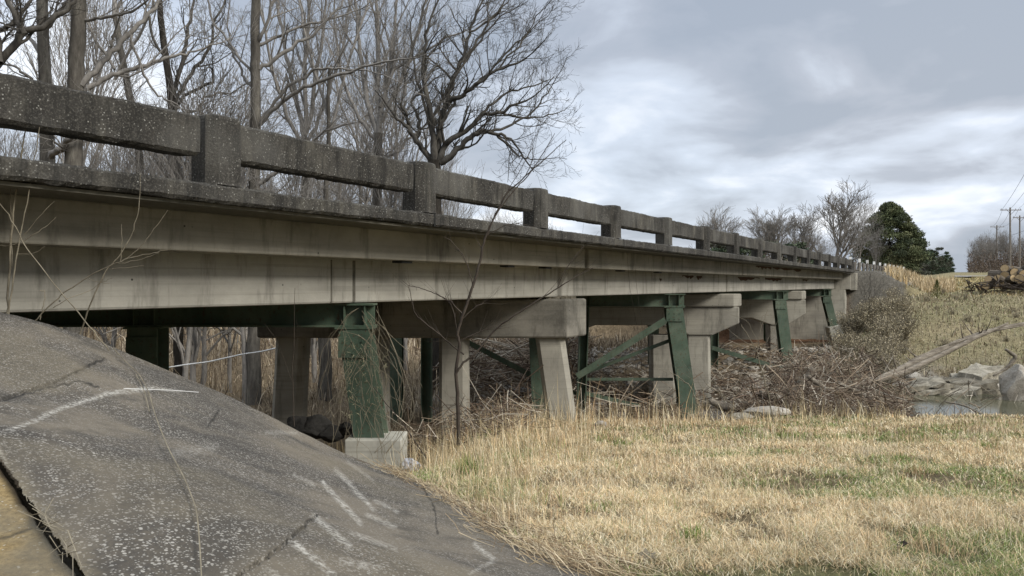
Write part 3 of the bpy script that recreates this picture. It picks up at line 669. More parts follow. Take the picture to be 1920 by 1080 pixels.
guided_tree('oak_tree', 33, [(819, 640, 13), (818, 420, 12), (815, 300, 11)],
    [[(815, 305, 8), (812, 250, 6), (800, 180, 5), (793, 120, 4), (800, 60, 2.6), (820, 5, 1.6)], [(816, 300, 8), (830, 215, 6), (850, 145, 5), (868, 112, 4), (880, 60, 3), (903, 0, 2)],
     [(822, 302, 7), (838, 268, 5.5), (875, 245, 4.5), (905, 215, 4), (940, 208, 3), (985, 188, 2)], [(825, 305, 7), (850, 290, 6), (878, 258, 5), (900, 247, 4), (935, 250, 3), (962, 266, 2)],
     [(808, 302, 6), (785, 270, 5), (765, 240, 4), (735, 212, 2)], [(770, 240, 3.5), (762, 215, 3), (752, 195, 2)], [(786, 270, 3), (785, 225, 3), (770, 190, 2.4), (795, 165, 2)],
     [(843, 190, 4.5), (868, 178, 4), (893, 158, 3), (935, 130, 2.4), (985, 112, 1.6)], [(858, 125, 3), (885, 95, 2.5), (915, 45, 2), (945, 10, 1.4)], [(820, 240, 3), (840, 215, 3), (855, 185, 3), (878, 172, 2.5), (897, 160, 2)], [(900, 215, 3), (945, 175, 2.2), (1000, 160, 1.4)], [(930, 208, 2.5), (985, 225, 1.8), (1035, 215, 1.2)], [(893, 158, 2.5), (950, 100, 2), (990, 60, 1.2)], [(880, 60, 2), (930, 30, 1.6), (965, -10, 1)], [(935, 130, 2), (985, 70, 1.6), (1010, 20, 1)], [(905, 250, 3), (960, 235, 2.4), (1010, 200, 1.8), (1035, 160, 1)], [(850, 145, 2.5), (900, 80, 2), (935, 30, 1.2)], [(812, 250, 3), (780, 140, 2.2), (770, 60, 1.4)], [(930, 250, 2.4), (970, 290, 1.8), (1000, 300, 1)]],
    'dark spreading bare tree with crooked limbs right behind the railing', 'darkbark', O3, 5, kid_len=1.75, dens=1.9)
guided_tree('bare_tree', 37, [(706, 640, 9), (706, 390, 9), (710, 250, 8)],
    [[(708, 255, 6), (690, 190, 5), (676, 100, 4), (665, 0, 3)], [(710, 250, 6), (709, 120, 5), (708, -20, 3)], [(712, 240, 5), (725, 160, 4.5), (738, 70, 3.5), (745, -10, 2)], [(714, 230, 4), (752, 150, 3.5), (780, 70, 3), (800, 0, 2)], [(706, 262, 4), (668, 215, 3.5), (640, 140, 3), (625, 40, 2)], [(712, 200, 3.5), (740, 130, 3), (800, 95, 2), (860, 60, 1.5)], [(700, 300, 3), (740, 290, 3), (790, 240, 2)]],
    'slender bare tree with a narrow fan of limbs left of the dark spreading one', 'bark', F3, 6, kid_len=2.6, dens=1.0)
guided_tree('bare_tree', 39, [(574, 640, 10), (574, 380, 9), (572, 260, 8)],
    [[(572, 260, 5), (555, 180, 4.5), (532, 90, 3.5), (518, -10, 2.5)], [(572, 255, 5), (574, 130, 4), (580, -10, 3)], [(574, 250, 5), (592, 150, 4), (605, 60, 3), (615, -20, 2)], [(571, 280, 4), (540, 220, 4), (510, 130, 3), (490, 30, 2)], [(575, 270, 4), (612, 190, 3.4), (640, 100, 2.6), (655, 10, 2)]],
    'bare tree of many thin upright limbs between two taller trunks', 'bark', F3, 8, kid_len=2.6, dens=1.0)
guided_tree('sycamore_tree', 27, [(476, 640, 12), (477, 360, 10.5), (480, 200, 9.5), (479, 90, 9), (480, -60, 8)],
    [[(483, 238, 4), (515, 205, 4), (560, 170, 3.4), (620, 145, 3), (700, 118, 2), (760, 112, 1.4)], [(486, 130, 4.5), (530, 100, 4), (590, 62, 3), (640, 10, 2.2), (660, -30, 1.8)], [(484, 85, 4), (500, 50, 3.4), (515, -5, 3)], [(474, 138, 3), (440, 95, 2.6), (400, 40, 2), (385, -10, 1.6)], [(473, 165, 3), (455, 140, 2.6), (435, 95, 2), (425, 40, 1.4)], [(484, 345, 4), (510, 330, 3.6), (560, 285, 3), (600, 250, 2.4), (650, 232, 1.6)], [(486, 85, 3), (560, 52, 2.4), (640, 28, 1.6)], [(484, 230, 3.4), (535, 165, 3), (590, 130, 2.4), (640, 128, 1.8), (720, 140, 1.2)]],
    'straight pale trunked tree with long arching side limbs over the second post', 'bark', O3, 9, kid_len=1.9, dens=.9)
guided_tree('bare_tree', 30, [(335, 640, 9), (333, 330, 8), (322, 190, 7), (308, 90, 6), (298, -10, 5)],
    [[(325, 180, 4.5), (345, 110, 4), (352, 50, 3), (365, -10, 2)], [(326, 200, 4), (350, 150, 3.6), (392, 90, 3), (405, 20, 2)], [(330, 205, 3), (345, 180, 3), (395, 155, 2.6), (400, 130, 2)], [(315, 130, 3), (285, 60, 2.6), (270, 0, 2)], [(333, 215, 3), (370, 205, 2.5), (388, 180, 2), (440, 172, 1.5)]],
    'forked bare tree with dark crooked limbs above the first railing post', 'darkbark', O3, 10, kid_len=1.8, dens=1.2)
guided_tree('bare_tree', 24, [(137, 640, 17), (140, 300, 15), (142, 160, 14), (146, 60, 13), (152, -80, 11)],
    [[(152, 160, 6), (190, 115, 5.5), (230, 75, 5), (270, 35, 4), (302, -5, 3)], [(165, 165, 5), (205, 142, 4.5), (265, 125, 4), (320, 107, 3), (360, 98, 2), (400, 82, 1.6)], [(205, 90, 4), (215, 60, 3), (225, 0, 2)], [(158, 38, 3), (200, 32, 3), (245, 22, 2.4), (290, -10, 1.5)], [(245, 65, 2.5), (270, 140, 2.4), (295, 180, 2), (330, 195, 1.4)], [(96, 295, 6), (120, 270, 6), (140, 255, 5)]],
    'thickest bare trunk behind the railing, furrowed and dark on its left side', 'bark', O3, 11, kid_len=1.9, dens=1.1)
guided_tree('bare_tree', 25, [(90, 640, 14), (90, 290, 13), (82, 130, 10.5), (77, -60, 9)],
    [[(78, 60, 5), (110, 25, 4), (135, -10, 3)], [(75, 100, 4), (35, 40, 3), (10, -20, 2)], [(88, 200, 4), (60, 150, 3), (20, 120, 2)]],
    'upright grey trunk just left of the thickest one', 'bark', O3, 12, kid_len=1.8, dens=1.1)
guided_tree('bare_tree', 22, [(-110, 640, 15), (-105, 250, 14)],
    [[(-105, 255, 10), (-40, 160, 8), (5, 110, 7), (45, 62, 7), (90, 45, 5), (130, 12, 4), (150, -20, 3)], [(45, 62, 6), (30, 40, 5), (10, -10, 4)], [(0, 118, 6), (-5, 60, 5), (25, 40, 4), (38, 30, 4)], [(45, 62, 4), (20, 52, 2), (-10, 40, 2)]],
    'dark leaning tree reaching in from the left edge over the railing', 'darkbark', O3, 13, kid_len=1.7, dens=1.3)
for (z, px_, tr, seed, lb) in [(31, 215, [(265, 640, 8), (262, 290, 7), (232, 120, 6), (215, 30, 5)], 21, 'leaning grey trunk seen under the railing beam left of the first post'),
                               (28, 605, [(612, 790, 14), (608, 640, 12), (612, 380, 5), (618, 130, 3)], 23, 'pale thick trunk standing behind the vine covered green column')]:
    guided_tree('bare_tree', z, tr, [[(tr[-1][0], tr[-1][1]+120, 3), (tr[-1][0]+60, 40, 2.5), (tr[-1][0]+80, -20, 2)], [(tr[-1][0], tr[-1][1]+100, 3), (tr[-1][0]-50, 50, 2.5), (tr[-1][0]-60, -20, 2)]], lb, 'bark', O3, seed, kid_len=2, dens=1)
# trees farther back: five shapes, copied
protos = []
for i, (cfg, H, r) in enumerate([(FAN, 19, .20), (OAK, 18, .24), (FAN, 21, .22), (OAK, 16, .17), (FAN, 13, .13)]):
    cf = dict(cfg); cf['rmin'] = .009
    tr, br = generic_tree(100+i, H, r, cf, .3 if i != 4 else .15)
    protos.append((tr, br, H))
built = {}
cf = dict(max=4, kids=[8, 6, 5, 4], wig=.07, up=.05, ang=(.28, .66), rmin=.022); tr, br = generic_tree(140, 19, .42, cf, .2); protos.append((tr, br, 19))
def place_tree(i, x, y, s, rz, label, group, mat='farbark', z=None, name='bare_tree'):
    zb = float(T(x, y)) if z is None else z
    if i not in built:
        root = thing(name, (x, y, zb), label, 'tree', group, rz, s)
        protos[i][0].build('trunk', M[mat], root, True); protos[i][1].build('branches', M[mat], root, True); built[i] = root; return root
    c = copy_tree(built[i]); c.location = (x, y, zb); c.rotation_euler = (0, 0, rz); c.scale = (s,)*3; c['label'] = label; c['group'] = group; return c
R = np.random.default_rng(3)
for k in range(24):
    pxx = -180+k*50+R.uniform(-12, 12); z = R.uniform(44, 85); sc = R.uniform(.95, 1.3)*(1.0 if pxx < 800 else .72)
    if pxx > 880: sc *= .75; z = R.uniform(60, 90)
    place_tree(int(R.integers(0, 5)), (pxx-960)*z/F, z, sc, R.uniform(0, 6.28), 'thin bare tree in the woods beyond the bridge', 'bare trees of the woods beyond the bridge')
for k, (pxx, z, i_, sc) in enumerate([(345, 27, 4, .9), (362, 28, 4, 1.0), (378, 29, 1, .5), (432, 31, 3, .6), (462, 27, 3, .75), (205, 30, 4, .9), (590, 33, 4, 1.0), (762, 36, 4, .9), (925, 48, 4, .5), (268, 33, 3, .7)]):
    place_tree(i_, (pxx-960)*z/F, z, sc, k*1.3, 'slim young trunk in the wood seen through the gap under the bridge', 'young trees seen under the bridge')
for k in range(10):   # low trees whose tips show above the rail right of the dark tree
    pxx = 960+k*14; z = R.uniform(40, 60); place_tree(4, (pxx-960)*z/F, z, R.uniform(.52, .72)*(1-.02*k), R.uniform(0, 6.28), 'low twiggy bare tree whose tips show above the middle of the railing', 'low bare trees behind the middle of the railing')
for pxx, ytop, z, i, lb in [(1355, 398, 130, 5, 'small round topped bare tree poking above the railing, alone in the sky'), (1430, 403, 150, 5, 'bare tree at the left of the hazy row beyond the railing'), (1462, 400, 150, 5, 'bare tree in the middle of the hazy row beyond the railing'), (1495, 398, 155, 5, 'bare tree at the right of the hazy row beyond the railing'),
        (1567, 358, 165, 5, 'tall rounded bare tree above the far end of the railing'), (1604, 372, 175, 2, 'slim bare tree between the tall rounded one and the pine'), (1535, 420, 160, 3, 'short bare tree left of the tall rounded one'), (1640, 425, 222, 0, 'grey bare tree standing in front of the pine'), (1715, 460, 330, 3, 'small bare tree at the right foot of the pine')]:
    x = (pxx-960)*z/F; H = (HY-ytop)*z/F; zb = float(T(x, z)); s = (H-zb)/(protos[i][2]*.98); c = place_tree(i, x, z, s, pxx*.7, lb, 'bare trees beyond the far end', z=zb); c.scale = (s*(1.35 if i == 5 else 1.0),)*2+(s,)

# ------------------------------------------------------------------ evergreens and woods far away
def crown(seed, n, H, Rx, shape, cols, leaf=.3, nb=60):
    R = np.random.default_rng(seed); mb = MB(); br = MB()
    C0 = []
    for i in range(nb):
        u = R.random()**.85; h = H*(.12+.88*u); rr = Rx*shape(u)*(.45+.55*R.random()**.5); az = R.uniform(0, 6.283)
        C0.append((math.cos(az)*rr, math.sin(az)*rr, h, (Rx*.17+Rx*.14*R.random())*(1.1-.5*u))); br.tube([(0, 0, h*.85), (math.cos(az)*rr*.6, math.sin(az)*rr*.6, h*.95), (math.cos(az)*rr, math.sin(az)*rr, h)], [.07, .05, .02], 4)
    C0 = np.array(C0); k = R.integers(0, nb, n); g = R.normal(0, 1, (n, 3)); g /= np.linalg.norm(g, axis=1, keepdims=True); g *= R.random((n, 1))**.4
    c = C0[k, :3]+g*C0[k, 3:4]*np.array([1, 1, .55]); a = R.normal(0, 1, (n, 3)); a[:, 2] += .4; a /= np.linalg.norm(a, axis=1, keepdims=True); b = np.cross(a, R.normal(0, 1, (n, 3))); b /= np.linalg.norm(b, axis=1, keepdims=True)
    s = leaf*R.uniform(.5, 1.2, (n, 1)); V = np.stack([c-b*s*.35, c+b*s*.35, c+a*s*1.1], 1); col = np.array(cols)[R.integers(0, len(cols), nb)][k]*R.uniform(.7, 1.3, (n, 1))
    mb.add(V.reshape(-1, 3), np.arange(n*3).reshape(-1, 3), np.repeat(col, 3, axis=0)); return mb, br
z = 228; x = (1668-960)*z/F; zb = float(T(x, z)); H = (HY-383)*z/F-zb
pine = thing('pine_tree', (x, z, zb), 'big dark green pine beyond the far end of the railing', 'tree')
cm, bm = crown(4, 60000, H, 10.6, lambda u: max(0, 1-u**1.7)**.72*(.6+.4*min(1, u*4)), [(.095, .115, .055), (.125, .145, .07), (.06, .075, .04), (.15, .16, .08)], .5, 260)
bm.tube([(0, 0, -1), (0, 0, H*.5), (0.2, 0, H*.93)], [.32, .24, .05], 8); bm.build('trunk', M['darkbark'], pine); cm.build('crown', M['needles'], pine)
pine.scale = (1, 1, 1)
R = np.random.default_rng(12)
bc, bb = crown(9, 5200, 8, 4.2, lambda u: math.sqrt(max(0, 1-(u-.35)**2*2)), [(.06, .085, .05), (.08, .10, .06), (.10, .105, .075)], .38, 40)
bb.tube([(0, 0, -1), (0, 0, 4)], [.2, .1], 6); bush0 = None
for k in range(22):
    z = 300*(1.075**k); d = 19+R.uniform(0, 9); p = BP(z, d); s = (2.15 if z < 500 else 2.4)*R.uniform(.8, 1.15)
    if bush0 is None:
        bush0 = thing('cedar_tree', p, 'x', 'tree', 'x', 0, s); bc.build('crown', M['needles'], bush0); bb.build('trunk', M['darkbark'], bush0); c = bush0
    else: c = copy_tree(bush0)
    c.location = (p[0], p[1], float(T(p[0], p[1]))-.5); c.scale = (s,)*3; c.rotation_euler = (0, 0, R.uniform(0, 6)); c['label'] = 'dull green bushy tree in the row leading down to the distant road'; c['group'] = 'bushy trees lining the far road'; c['category'] = 'tree'
# small evergreen tops seen through and over the railing
for pxx, ytop, z in [(1345, 455, 118), (1378, 455, 112), (1468, 452, 125), (1492, 470, 130)]:
    c = copy_tree(bush0); x = (pxx-960)*z/F; zb = float(T(x, z)); c.location = (x, z, zb); c.scale = (((HY-ytop)*z/F-zb)/8,)*3; c['label'] = 'green bushy cedar showing through the far railing openings'; c['group'] = 'cedars behind the far railing'
# woods on the right hill
for k in range(46):
    z = R.uniform(190, 260); pxx = 1822+R.uniform(0, 170); x = (pxx-960)*z/F; zb = float(T(x, z)); yt = 455-16*min(1, (pxx-1810)/60)+R.uniform(-10, 14)
    s = ((HY-yt)*z/F-zb)/13.5; i = int(R.integers(0, 5)); s = ((HY-yt)*z/F-zb)/protos[i][2]
    place_tree(i, x, z, max(.2, s), R.uniform(0, 6), 'brown bare tree in the wood on the right hill', 'bare trees of the wood on the right hill', z=zb)
rbush = MB()
n = 9000; zz = R.uniform(175, 240, n); pp = 1815+R.uniform(0, 190, n); xx = (pp-960)*zz/F; hh = np.abs(R.normal(0, 2.2, n)); yy = T(xx, zz)+hh
a = R.normal(0, 1, (n, 3)); a[:, 2] += 1.2; a /= np.linalg.norm(a, axis=1, keepdims=True); b = np.cross(a, R.normal(0, 1, (n, 3))); b /= np.linalg.norm(b, axis=1, keepdims=True); c = np.stack([xx, zz, yy], -1); s = R.uniform(.5, 1.4, (n, 1))
rbush.add(np.stack([c-b*.08, c+b*.08, c+a*s], 1).reshape(-1, 3), np.arange(3*n).reshape(-1, 3), np.repeat(np.array([[.11, .085, .065]])*R.uniform(.6, 1.5, (n, 1)), 3, axis=0)); tag(rbush.build('undergrowth', M['brush']), 'brown leafless undergrowth below the wood on the right hill', 'undergrowth', kind='stuff')

# ------------------------------------------------------------------ utility poles and wires
def upole(px_, ytop, ybase, z, label, arm=2.6):
    x = (px_-960)*z/F; zt = (HY-ytop)*z/F; zb = min((HY-ybase)*z/F, float(T(x, z)))-.5
    root = thing('utility_pole', (x, z, zb), label, 'utility pole', 'wooden utility poles'); L = np.array([x, z, zb])
    mb = MB(); mb.tube([(x, z, zb), (x, z, zt)], [.20, .13], 8, cap=True); local(mb, L).build('pole', M['pole'], root)
    mb = MB(); mb.bar((x-arm/2, z-.2, zt-.5), (x+arm/2, z-.2, zt-.5), .12, .14); local(mb, L).build('crossarm', M['pole'], root)
    mb = MB()
    for s in (-1, 1): mb.bar((x+s*.75, z-.26, zt-.55), (x, z-.26, zt-1.3), .04, .05)
    local(mb, L).build('brace', M['wire'], root)
    for s in (-1, -.5, .5, 1): mb = MB(); mb.tube([(x+s*arm*.46, z-.2, zt-.43), (x+s*arm*.46, z-.2, zt-.18)], [.06, .04], 6, cap=True); local(mb, L).build('insulator', M['insul'], root)
    return np.array([x, z-.2, zt-.2])
pa = upole(1894, 389, 502, 138, 'tallest wooden utility pole with crossarm above the log pile', 3.9)
pb = upole(1869, 422, 500, 192, 'farther utility pole left of the tallest, against the brown wood', 3.6)
pc = upole(1912, 404, 500, 160, 'utility pole at the right edge behind the tallest one', 3.2)
pd = np.array(W(2110, 60, 42))
def wire(a, b, sag, r, label):
    t = np.linspace(0, 1, 14)[:, None]; P_ = a*(1-t)+b*t; P_[:, 2] -= sag*4*(t*(1-t))[:, 0]; mb = MB(); mb.tube(P_, r, 4); tag(mb.build('power_line', M['wire']), label, 'wire', 'overhead wires')
for k, dx in enumerate((-1.5, 0, 1.5)):
    o = np.array([dx, 0, 0]); wire(pa+o, pd+o*1.1, .8, .022, 'overhead wire rising from the tallest pole to the top right'); wire(pb+o, pa+o, 1.0, .022, 'overhead wire between the two left utility poles')
wire(pa+np.array([0, 0, -5]), W(2100, 300, 60), 1, .03, 'low overhead wire leaving the tallest pole to the right')

# ------------------------------------------------------------------ guardrail beyond the bridge
gr = thing('guardrail', BP(60, 8.0, 1.2), 'grey steel guardrail on posts with white tops past the bridge end', 'guardrail'); L = np.array(gr.location)
zs = [58.6+2.6*i for i in range(0, 22)]
mb = MB()
for a, b in zip(zs[:-1], zs[1:]):
    for h, dd in ((.62, -.04), (.52, .0), (.42, -.04)):
        mb.bar(BP(a, 7.9+dd, float(road_h(a))+h), BP(b, 7.9+dd, float(road_h(b))+h), .03, .13)
local(mb, L).build('rail', M['galv'], gr)
for i, zq in enumerate(zs):
    p = BP(zq, 7.72, float(road_h(zq))); mb = MB(); mb.bar(p+(0, 0, -.6), p+(0, 0, .72), .17, .17, (0, 1, 0)); po = local(mb, L).build('post', M['pole'], gr)
    if i % 2 == 0: mb = MB(); mb.bar(p+(0, 0, .74), p+(0, 0, 1.05), .2, .1, (0, 1, 0)); local(mb, L).build('reflector', M['white'], po)

# ------------------------------------------------------------------ rocks
def rock_mesh(seed, flat=.6, sub=2, sharp=.35):
    import bmesh
    R = np.random.default_rng(seed); bm = bmesh.new(); bmesh.ops.create_icosphere(bm, subdivisions=sub, radius=1)
    pl = [(unit(R.normal(0, 1, 3)), R.uniform(.55, .85)) for _ in range(9)]
    for v in bm.verts:
        p = np.array(v.co)
        for nrm_, h in pl:
            t = p@nrm_
            if t > h: p = p-nrm_*(t-h)*.9
        p = p*(1+R.normal(0, .03)); v.co = (p[0], p[1]*.8, p[2]*flat)
    me = bpy.data.meshes.new('rock'); bm.to_mesh(me); bm.free(); return me
rockm = [rock_mesh(s, .4+.08*s) for s in range(6)]
for me in rockm: me.materials.append(M['rock'])
R = np.random.default_rng(31); cnt = 0
def put_rock(x, y, s, label, group, mesh=None, mat=None, name='rock', rot=None, sc=None, dz=0.0, cat='rock'):
    o = bpy.data.objects.new(name, mesh or rockm[int(R.integers(0, 6))]); COL.objects.link(o)
    o.location = (x, y, float(T(x, y))+s*.12+dz); o.rotation_euler = rot or (R.uniform(-.4, .4), R.uniform(-.4, .4), R.uniform(0, 6.28)); o.scale = sc or (s, s*R.uniform(.7, 1.1), s*R.uniform(.7, 1.1))
    return tag(o, label, cat, group)
for k in range(150): # bank rocks under the middle of the bridge
    z = R.uniform(33, 46); pxx = R.uniform(1090, 1420); put_rock((pxx-960)*z/F, z, R.uniform(.12, .34), 'pale riprap rock on the far bank under the bridge', 'riprap rocks on the far bank')
for k in range(60):
    z = R.uniform(36, 50); pxx = R.uniform(1340, 1600); put_rock((pxx-960)*z/F, z, R.uniform(.15, .4), 'riprap rock on the shaded bank below the far abutment', 'riprap rocks below the far abutment')
for k in range(80):
    z = R.uniform(23.5, 29); pxx = R.uniform(872, 1060); put_rock((pxx-960)*z/F, z, R.uniform(.10, .28), 'whitish rock in the dry creek bed seen between the columns', 'white rocks in the dry creek bed')
st = MB(); n = 2000   # gravel-size stones beyond the counted ones
zz = R.uniform(31.5, 48, n); pp = R.uniform(1040, 1560, n); n2 = 1500; zz = np.concatenate([zz, R.uniform(22.5, 31, n2)]); pp = np.concatenate([pp, R.uniform(850, 1080, n2)]); xx = (pp-960)*zz/F; tz = T(xx, zz)
oct_ = np.array([[1, 0, 0], [0, 1, 0], [-1, 0, 0], [0, -1, 0], [.2, .1, .7], [0, 0, -.6]]); of = np.array([[0, 1, 4], [1, 2, 4], [2, 3, 4], [3, 0, 4], [1, 0, 5], [2, 1, 5], [3, 2, 5], [0, 3, 5]])
for x, y, z in zip(xx, zz, tz):
    a = R.uniform(0, 6.28); c, s = math.cos(a), math.sin(a); r = R.uniform(.05, .16); v = (oct_+R.normal(0, .15, oct_.shape))*r; v = np.stack([v[:, 0]*c-v[:, 1]*s, v[:, 0]*s+v[:, 1]*c, v[:, 2]], -1)
    st.add(v+np.array([x, y, z+r*.25]), of, np.array([.36, .325, .27])*R.uniform(.4, 1.35))
tag(st.build('rock_rubble', M['brush']), 'small broken pale stones filling the creek bed and bank', 'rubble', kind='stuff')
def slab_rock(pxx, pyy, z, sx, sy, sz, rz, lb, layers=3, seed=1, tilt=.05):
    R2 = np.random.default_rng(seed); mb = MB(); k = 13; th = np.linspace(0, 2*np.pi, k, endpoint=False); base = 1+R2.normal(0, .24, k); h = -sz
    for l in range(layers):
        hh = 2*sz/layers*R2.uniform(.75, 1.25); ox, oy = R2.normal(0, .10, 2); sc = R2.uniform(.78, 1.06); r_ = base*sc*(1+R2.normal(0, .12, k)); lo = []; up = []
        for a, q in zip(th, r_): c = (abs(math.cos(a))**.7)*np.sign(math.cos(a)); s_ = (abs(math.sin(a))**.7)*np.sign(math.sin(a)); lo.append((q*c*sx+ox, q*s_*sy+oy, h+R2.normal(0, .05))); up.append((q*.95*c*sx+ox, q*.95*s_*sy+oy, h+hh+R2.normal(0, .07)+.25*sz*c))
        V = np.array(lo+up+[(ox, oy, h+hh+.03)]); mb.add(V, [[i, (i+1) % k, k+(i+1) % k, k+i] for i in range(k)]); mb.add(V, [[k+i, k+(i+1) % k, 2*k] for i in range(k)]); h += hh*.93
    o = mb.build('boulder', M['slabrock']); o.location = tuple(W(pxx, pyy+4, z)); o.rotation_euler = (tilt+R2.normal(0, .06), -tilt*1.5+R2.normal(0, .08), rz); bevel(o, .02, 1); return tag(o, lb, 'rock')
def big_rock(pxx, pyy, z, sx, sy, sz, rz, lb, mat='slabrock', seed=50, tilt=0):
    me = rock_mesh(seed, 1, 3); me.materials.append(M[mat]); o = bpy.data.objects.new('boulder', me); COL.objects.link(o); p = W(pxx, pyy, z); o.location = tuple(p); o.scale = (sx, sy, sz); o.rotation_euler = (tilt, tilt*.6, rz); tag(o, lb, 'rock')
    for p_ in me.polygons: p_.use_smooth = False
    return o
slab_rock(1735, 724, 31.2, 1.0, .7, .25, .3, 'low grey layered boulder at the water edge, left one of the pair', 3, 51)
slab_rock(1790, 718, 31.8, 1.4, .9, .30, -.1, 'long flat grey slab of rock beside the creek water', 4, 52)
slab_rock(1832, 704, 32.6, .95, .8, .36, .4, 'blocky grey boulder at the right end of the rock ledge', 3, 53)
slab_rock(1784, 735, 31.0, 1.1, .5, .22, .0, 'thin pale rock shelf just above the creek water', 2, 58)
big_rock(1712, 706, 32.5, .38, .3, .22, .0, 'small tan rock left of the grey ledge', 'rock', seed=59)
big_rock(1912, 735, 29.5, .85, .8, 1.3, .2, 'large pale rough boulder at the right edge above the grass', 'rock', seed=54)
big_rock(1872, 712, 32.5, .42, .4, .28, .2, 'rounded yellowish stone right of the blocky boulder', 'rock', seed=55)
big_rock(1868, 722, 32.0, .34, .3, .22, 1.2, 'rounded pale stone below the yellowish one', 'rock', seed=60)
big_rock(1436, 772, 19.6, .70, .4, .16, .1, 'long whitish flat rock at the lawn edge below the driftwood', 'rock', seed=56)
big_rock(1390, 780, 19.4, .42, .3, .09, .3, 'low grey rock touching the left end of the whitish flat one', 'slabrock', seed=61)
big_rock(1213, 735, 33.0, .62, .6, .62, .2, 'big tan angular boulder left of the square pier column', 'slabrock', seed=57)
big_rock(1126, 797, 16.2, .15, .14, .12, .2, 'small white rock at the foot of the leaning concrete column', 'rock', seed=62)
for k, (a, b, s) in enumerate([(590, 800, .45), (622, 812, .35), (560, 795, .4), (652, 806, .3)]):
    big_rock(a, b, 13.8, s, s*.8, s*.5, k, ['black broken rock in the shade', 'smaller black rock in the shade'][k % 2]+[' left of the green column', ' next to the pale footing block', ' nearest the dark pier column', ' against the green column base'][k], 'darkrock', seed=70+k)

# ------------------------------------------------------------------ driftwood, logs and brush piles
def logm(pts, rad, name, label, mat='drift', cat='log', n=9, group=None, twigs=0, seed=1, splits=0):
    R2 = np.random.default_rng(seed); P_ = np.array([W(*p) for p in pts]); k = len(P_); t = np.linspace(0, k-1, k*5); Q = np.stack([np.interp(t, np.arange(k), P_[:, i]) for i in range(3)], -1); Q[1:-1] += R2.normal(0, .015, (len(Q)-2, 3)); Q[1:-1] = (Q[:-2]+Q[1:-1]+Q[2:])/3
    rr = np.interp(t, np.arange(k), rad)*(1+R2.normal(0, .025, len(t))); mb = MB(); mb.tube(Q, rr, n, cap=True)
    for i in range(twigs):
        j = R2.integers(2, len(Q)-1); d = unit(R2.normal(0, 1, 3)+np.array([0, 0, .5])); mb.tube([Q[j], Q[j]+d*.35, Q[j]+d*.7+(0, 0, .1)], [rr[j]*.35, rr[j]*.2, .01], 5)
    for i in range(splits):
        a_ = R2.uniform(0, 6.28); i0 = int(R2.integers(0, len(Q)-14)); i1 = min(len(Q), i0+int(R2.integers(10, 16))); off = np.stack([np.cos(a_+np.linspace(0, 1, i1-i0))*0, np.cos(a_+np.linspace(0, 1.5, i1-i0)), np.sin(a_+np.linspace(0, 1.5, i1-i0))], -1)*rr[i0:i1, None]*1.0
        sh = np.sin(np.linspace(.15, 3.0, i1-i0)); mb.tube(Q[i0:i1]+off*(1.3-.4*sh[:, None]), rr[i0:i1]*.42*sh+.005, 6)
    o = mb.build(name, M[mat], smooth=True); return tag(o, label, cat, group)
logm([(1618, 723, 27.5), (1680, 697, 28), (1745, 665, 28.6), (1800, 640, 29), (1860, 618, 29.5), (1960, 600, 30)], [.09, .13, .13, .11, .09, .08], 'fallen_log', 'long bleached fallen trunk leaning up the right bank', twigs=9, splits=5)
logm([(1640, 716, 27.3), (1700, 698, 27.6), (1760, 668, 28.2), (1830, 634, 28.8), (1890, 606, 29.3)], [.09, .12, .09, .08, .04], 'fallen_branch', 'split limb lying alongside the long bleached trunk', cat='branch', seed=2)
logm([(1885, 655, 27), (1905, 668, 27), (1890, 690, 27), (1862, 705, 27)], [.05, .08, .06, .03], 'fallen_branch', 'curved pale branch above the rocks at the right edge', cat='branch', seed=3)
logm([(1424, 737, 22), (1450, 745, 22), (1475, 752, 22)], [.13, .14, .12], 'driftwood_log', 'short cut pale log end poking from the driftwood heap', seed=4)
logm([(1330, 752, 21), (1355, 762, 21), (1380, 765, 20.8)], [.07, .13, .09], 'driftwood_log', 'pale stump end left of the whitish flat rock', seed=5)
logm([(1478, 745, 25), (1498, 728, 25), (1520, 705, 25), (1522, 690, 25)], [.17, .2, .18, .12], 'driftwood_log', 'curved grey root log beside the notched green column', seed=6)
logm([(1515, 705, 24), (1545, 728, 24), (1580, 738, 24)], [.07, .10, .06], 'driftwood_log', 'forked pale driftwood limb in front of the root ball', seed=7, twigs=4)
logm([(1570, 716, 24), (1620, 742, 24), (1660, 752, 24)], [.05, .08, .04], 'driftwood_log', 'thin pale driftwood limb in the middle of the heap', seed=8, twigs=3)
logm([(1770, 752, 22.5), (1810, 762, 22), (1850, 780, 21.5)], [.02, .025, .02], 'fallen_branch', 'thin bent stick lying across the water edge', cat='branch', seed=9)
logm([(308, 690, 24), (400, 676, 24), (460, 664, 24), (520, 652, 24)], [.025, .025, .025, .025], 'white_pipe', 'thin white pipe crossing the woods under the bridge', 'white', 'pipe', 6, seed=10)
def sticks(name, label, spec, mat, seed, cols, cat='debris'):
    R2 = np.random.default_rng(seed); mb = MB()
    for (p0, p1, z0, z1, n, L0_, L1_, r0, r1, steep, hmax) in spec:
        for i in range(n):
            pxx = R2.uniform(p0, p1); z = R2.uniform(z0, z1); x = (pxx-960)*z/F; g = float(T(x, z)); h = g+hmax*R2.random()**2.0; az = R2.uniform(0, 6.28); el = R2.normal(0, steep); L_ = R2.uniform(L0_, L1_)
            d = np.array([math.cos(az)*math.cos(el), math.sin(az)*math.cos(el), math.sin(el)]); c = np.array([x, z, h+abs(math.sin(el))*L_*.4]); bend = R2.normal(0, .12, 3)*L_; r = R2.uniform(r0, r1)
            mb.tube([c-d*L_/2, c+bend*.5, c+d*L_/2], [r, r*.8, r*.4], 3 if r < .02 else 5, np.array(cols[int(R2.integers(0, len(cols)))])*R2.uniform(.7, 1.3))
    return tag(mb.build(name, M[mat]), label, cat, kind='stuff')
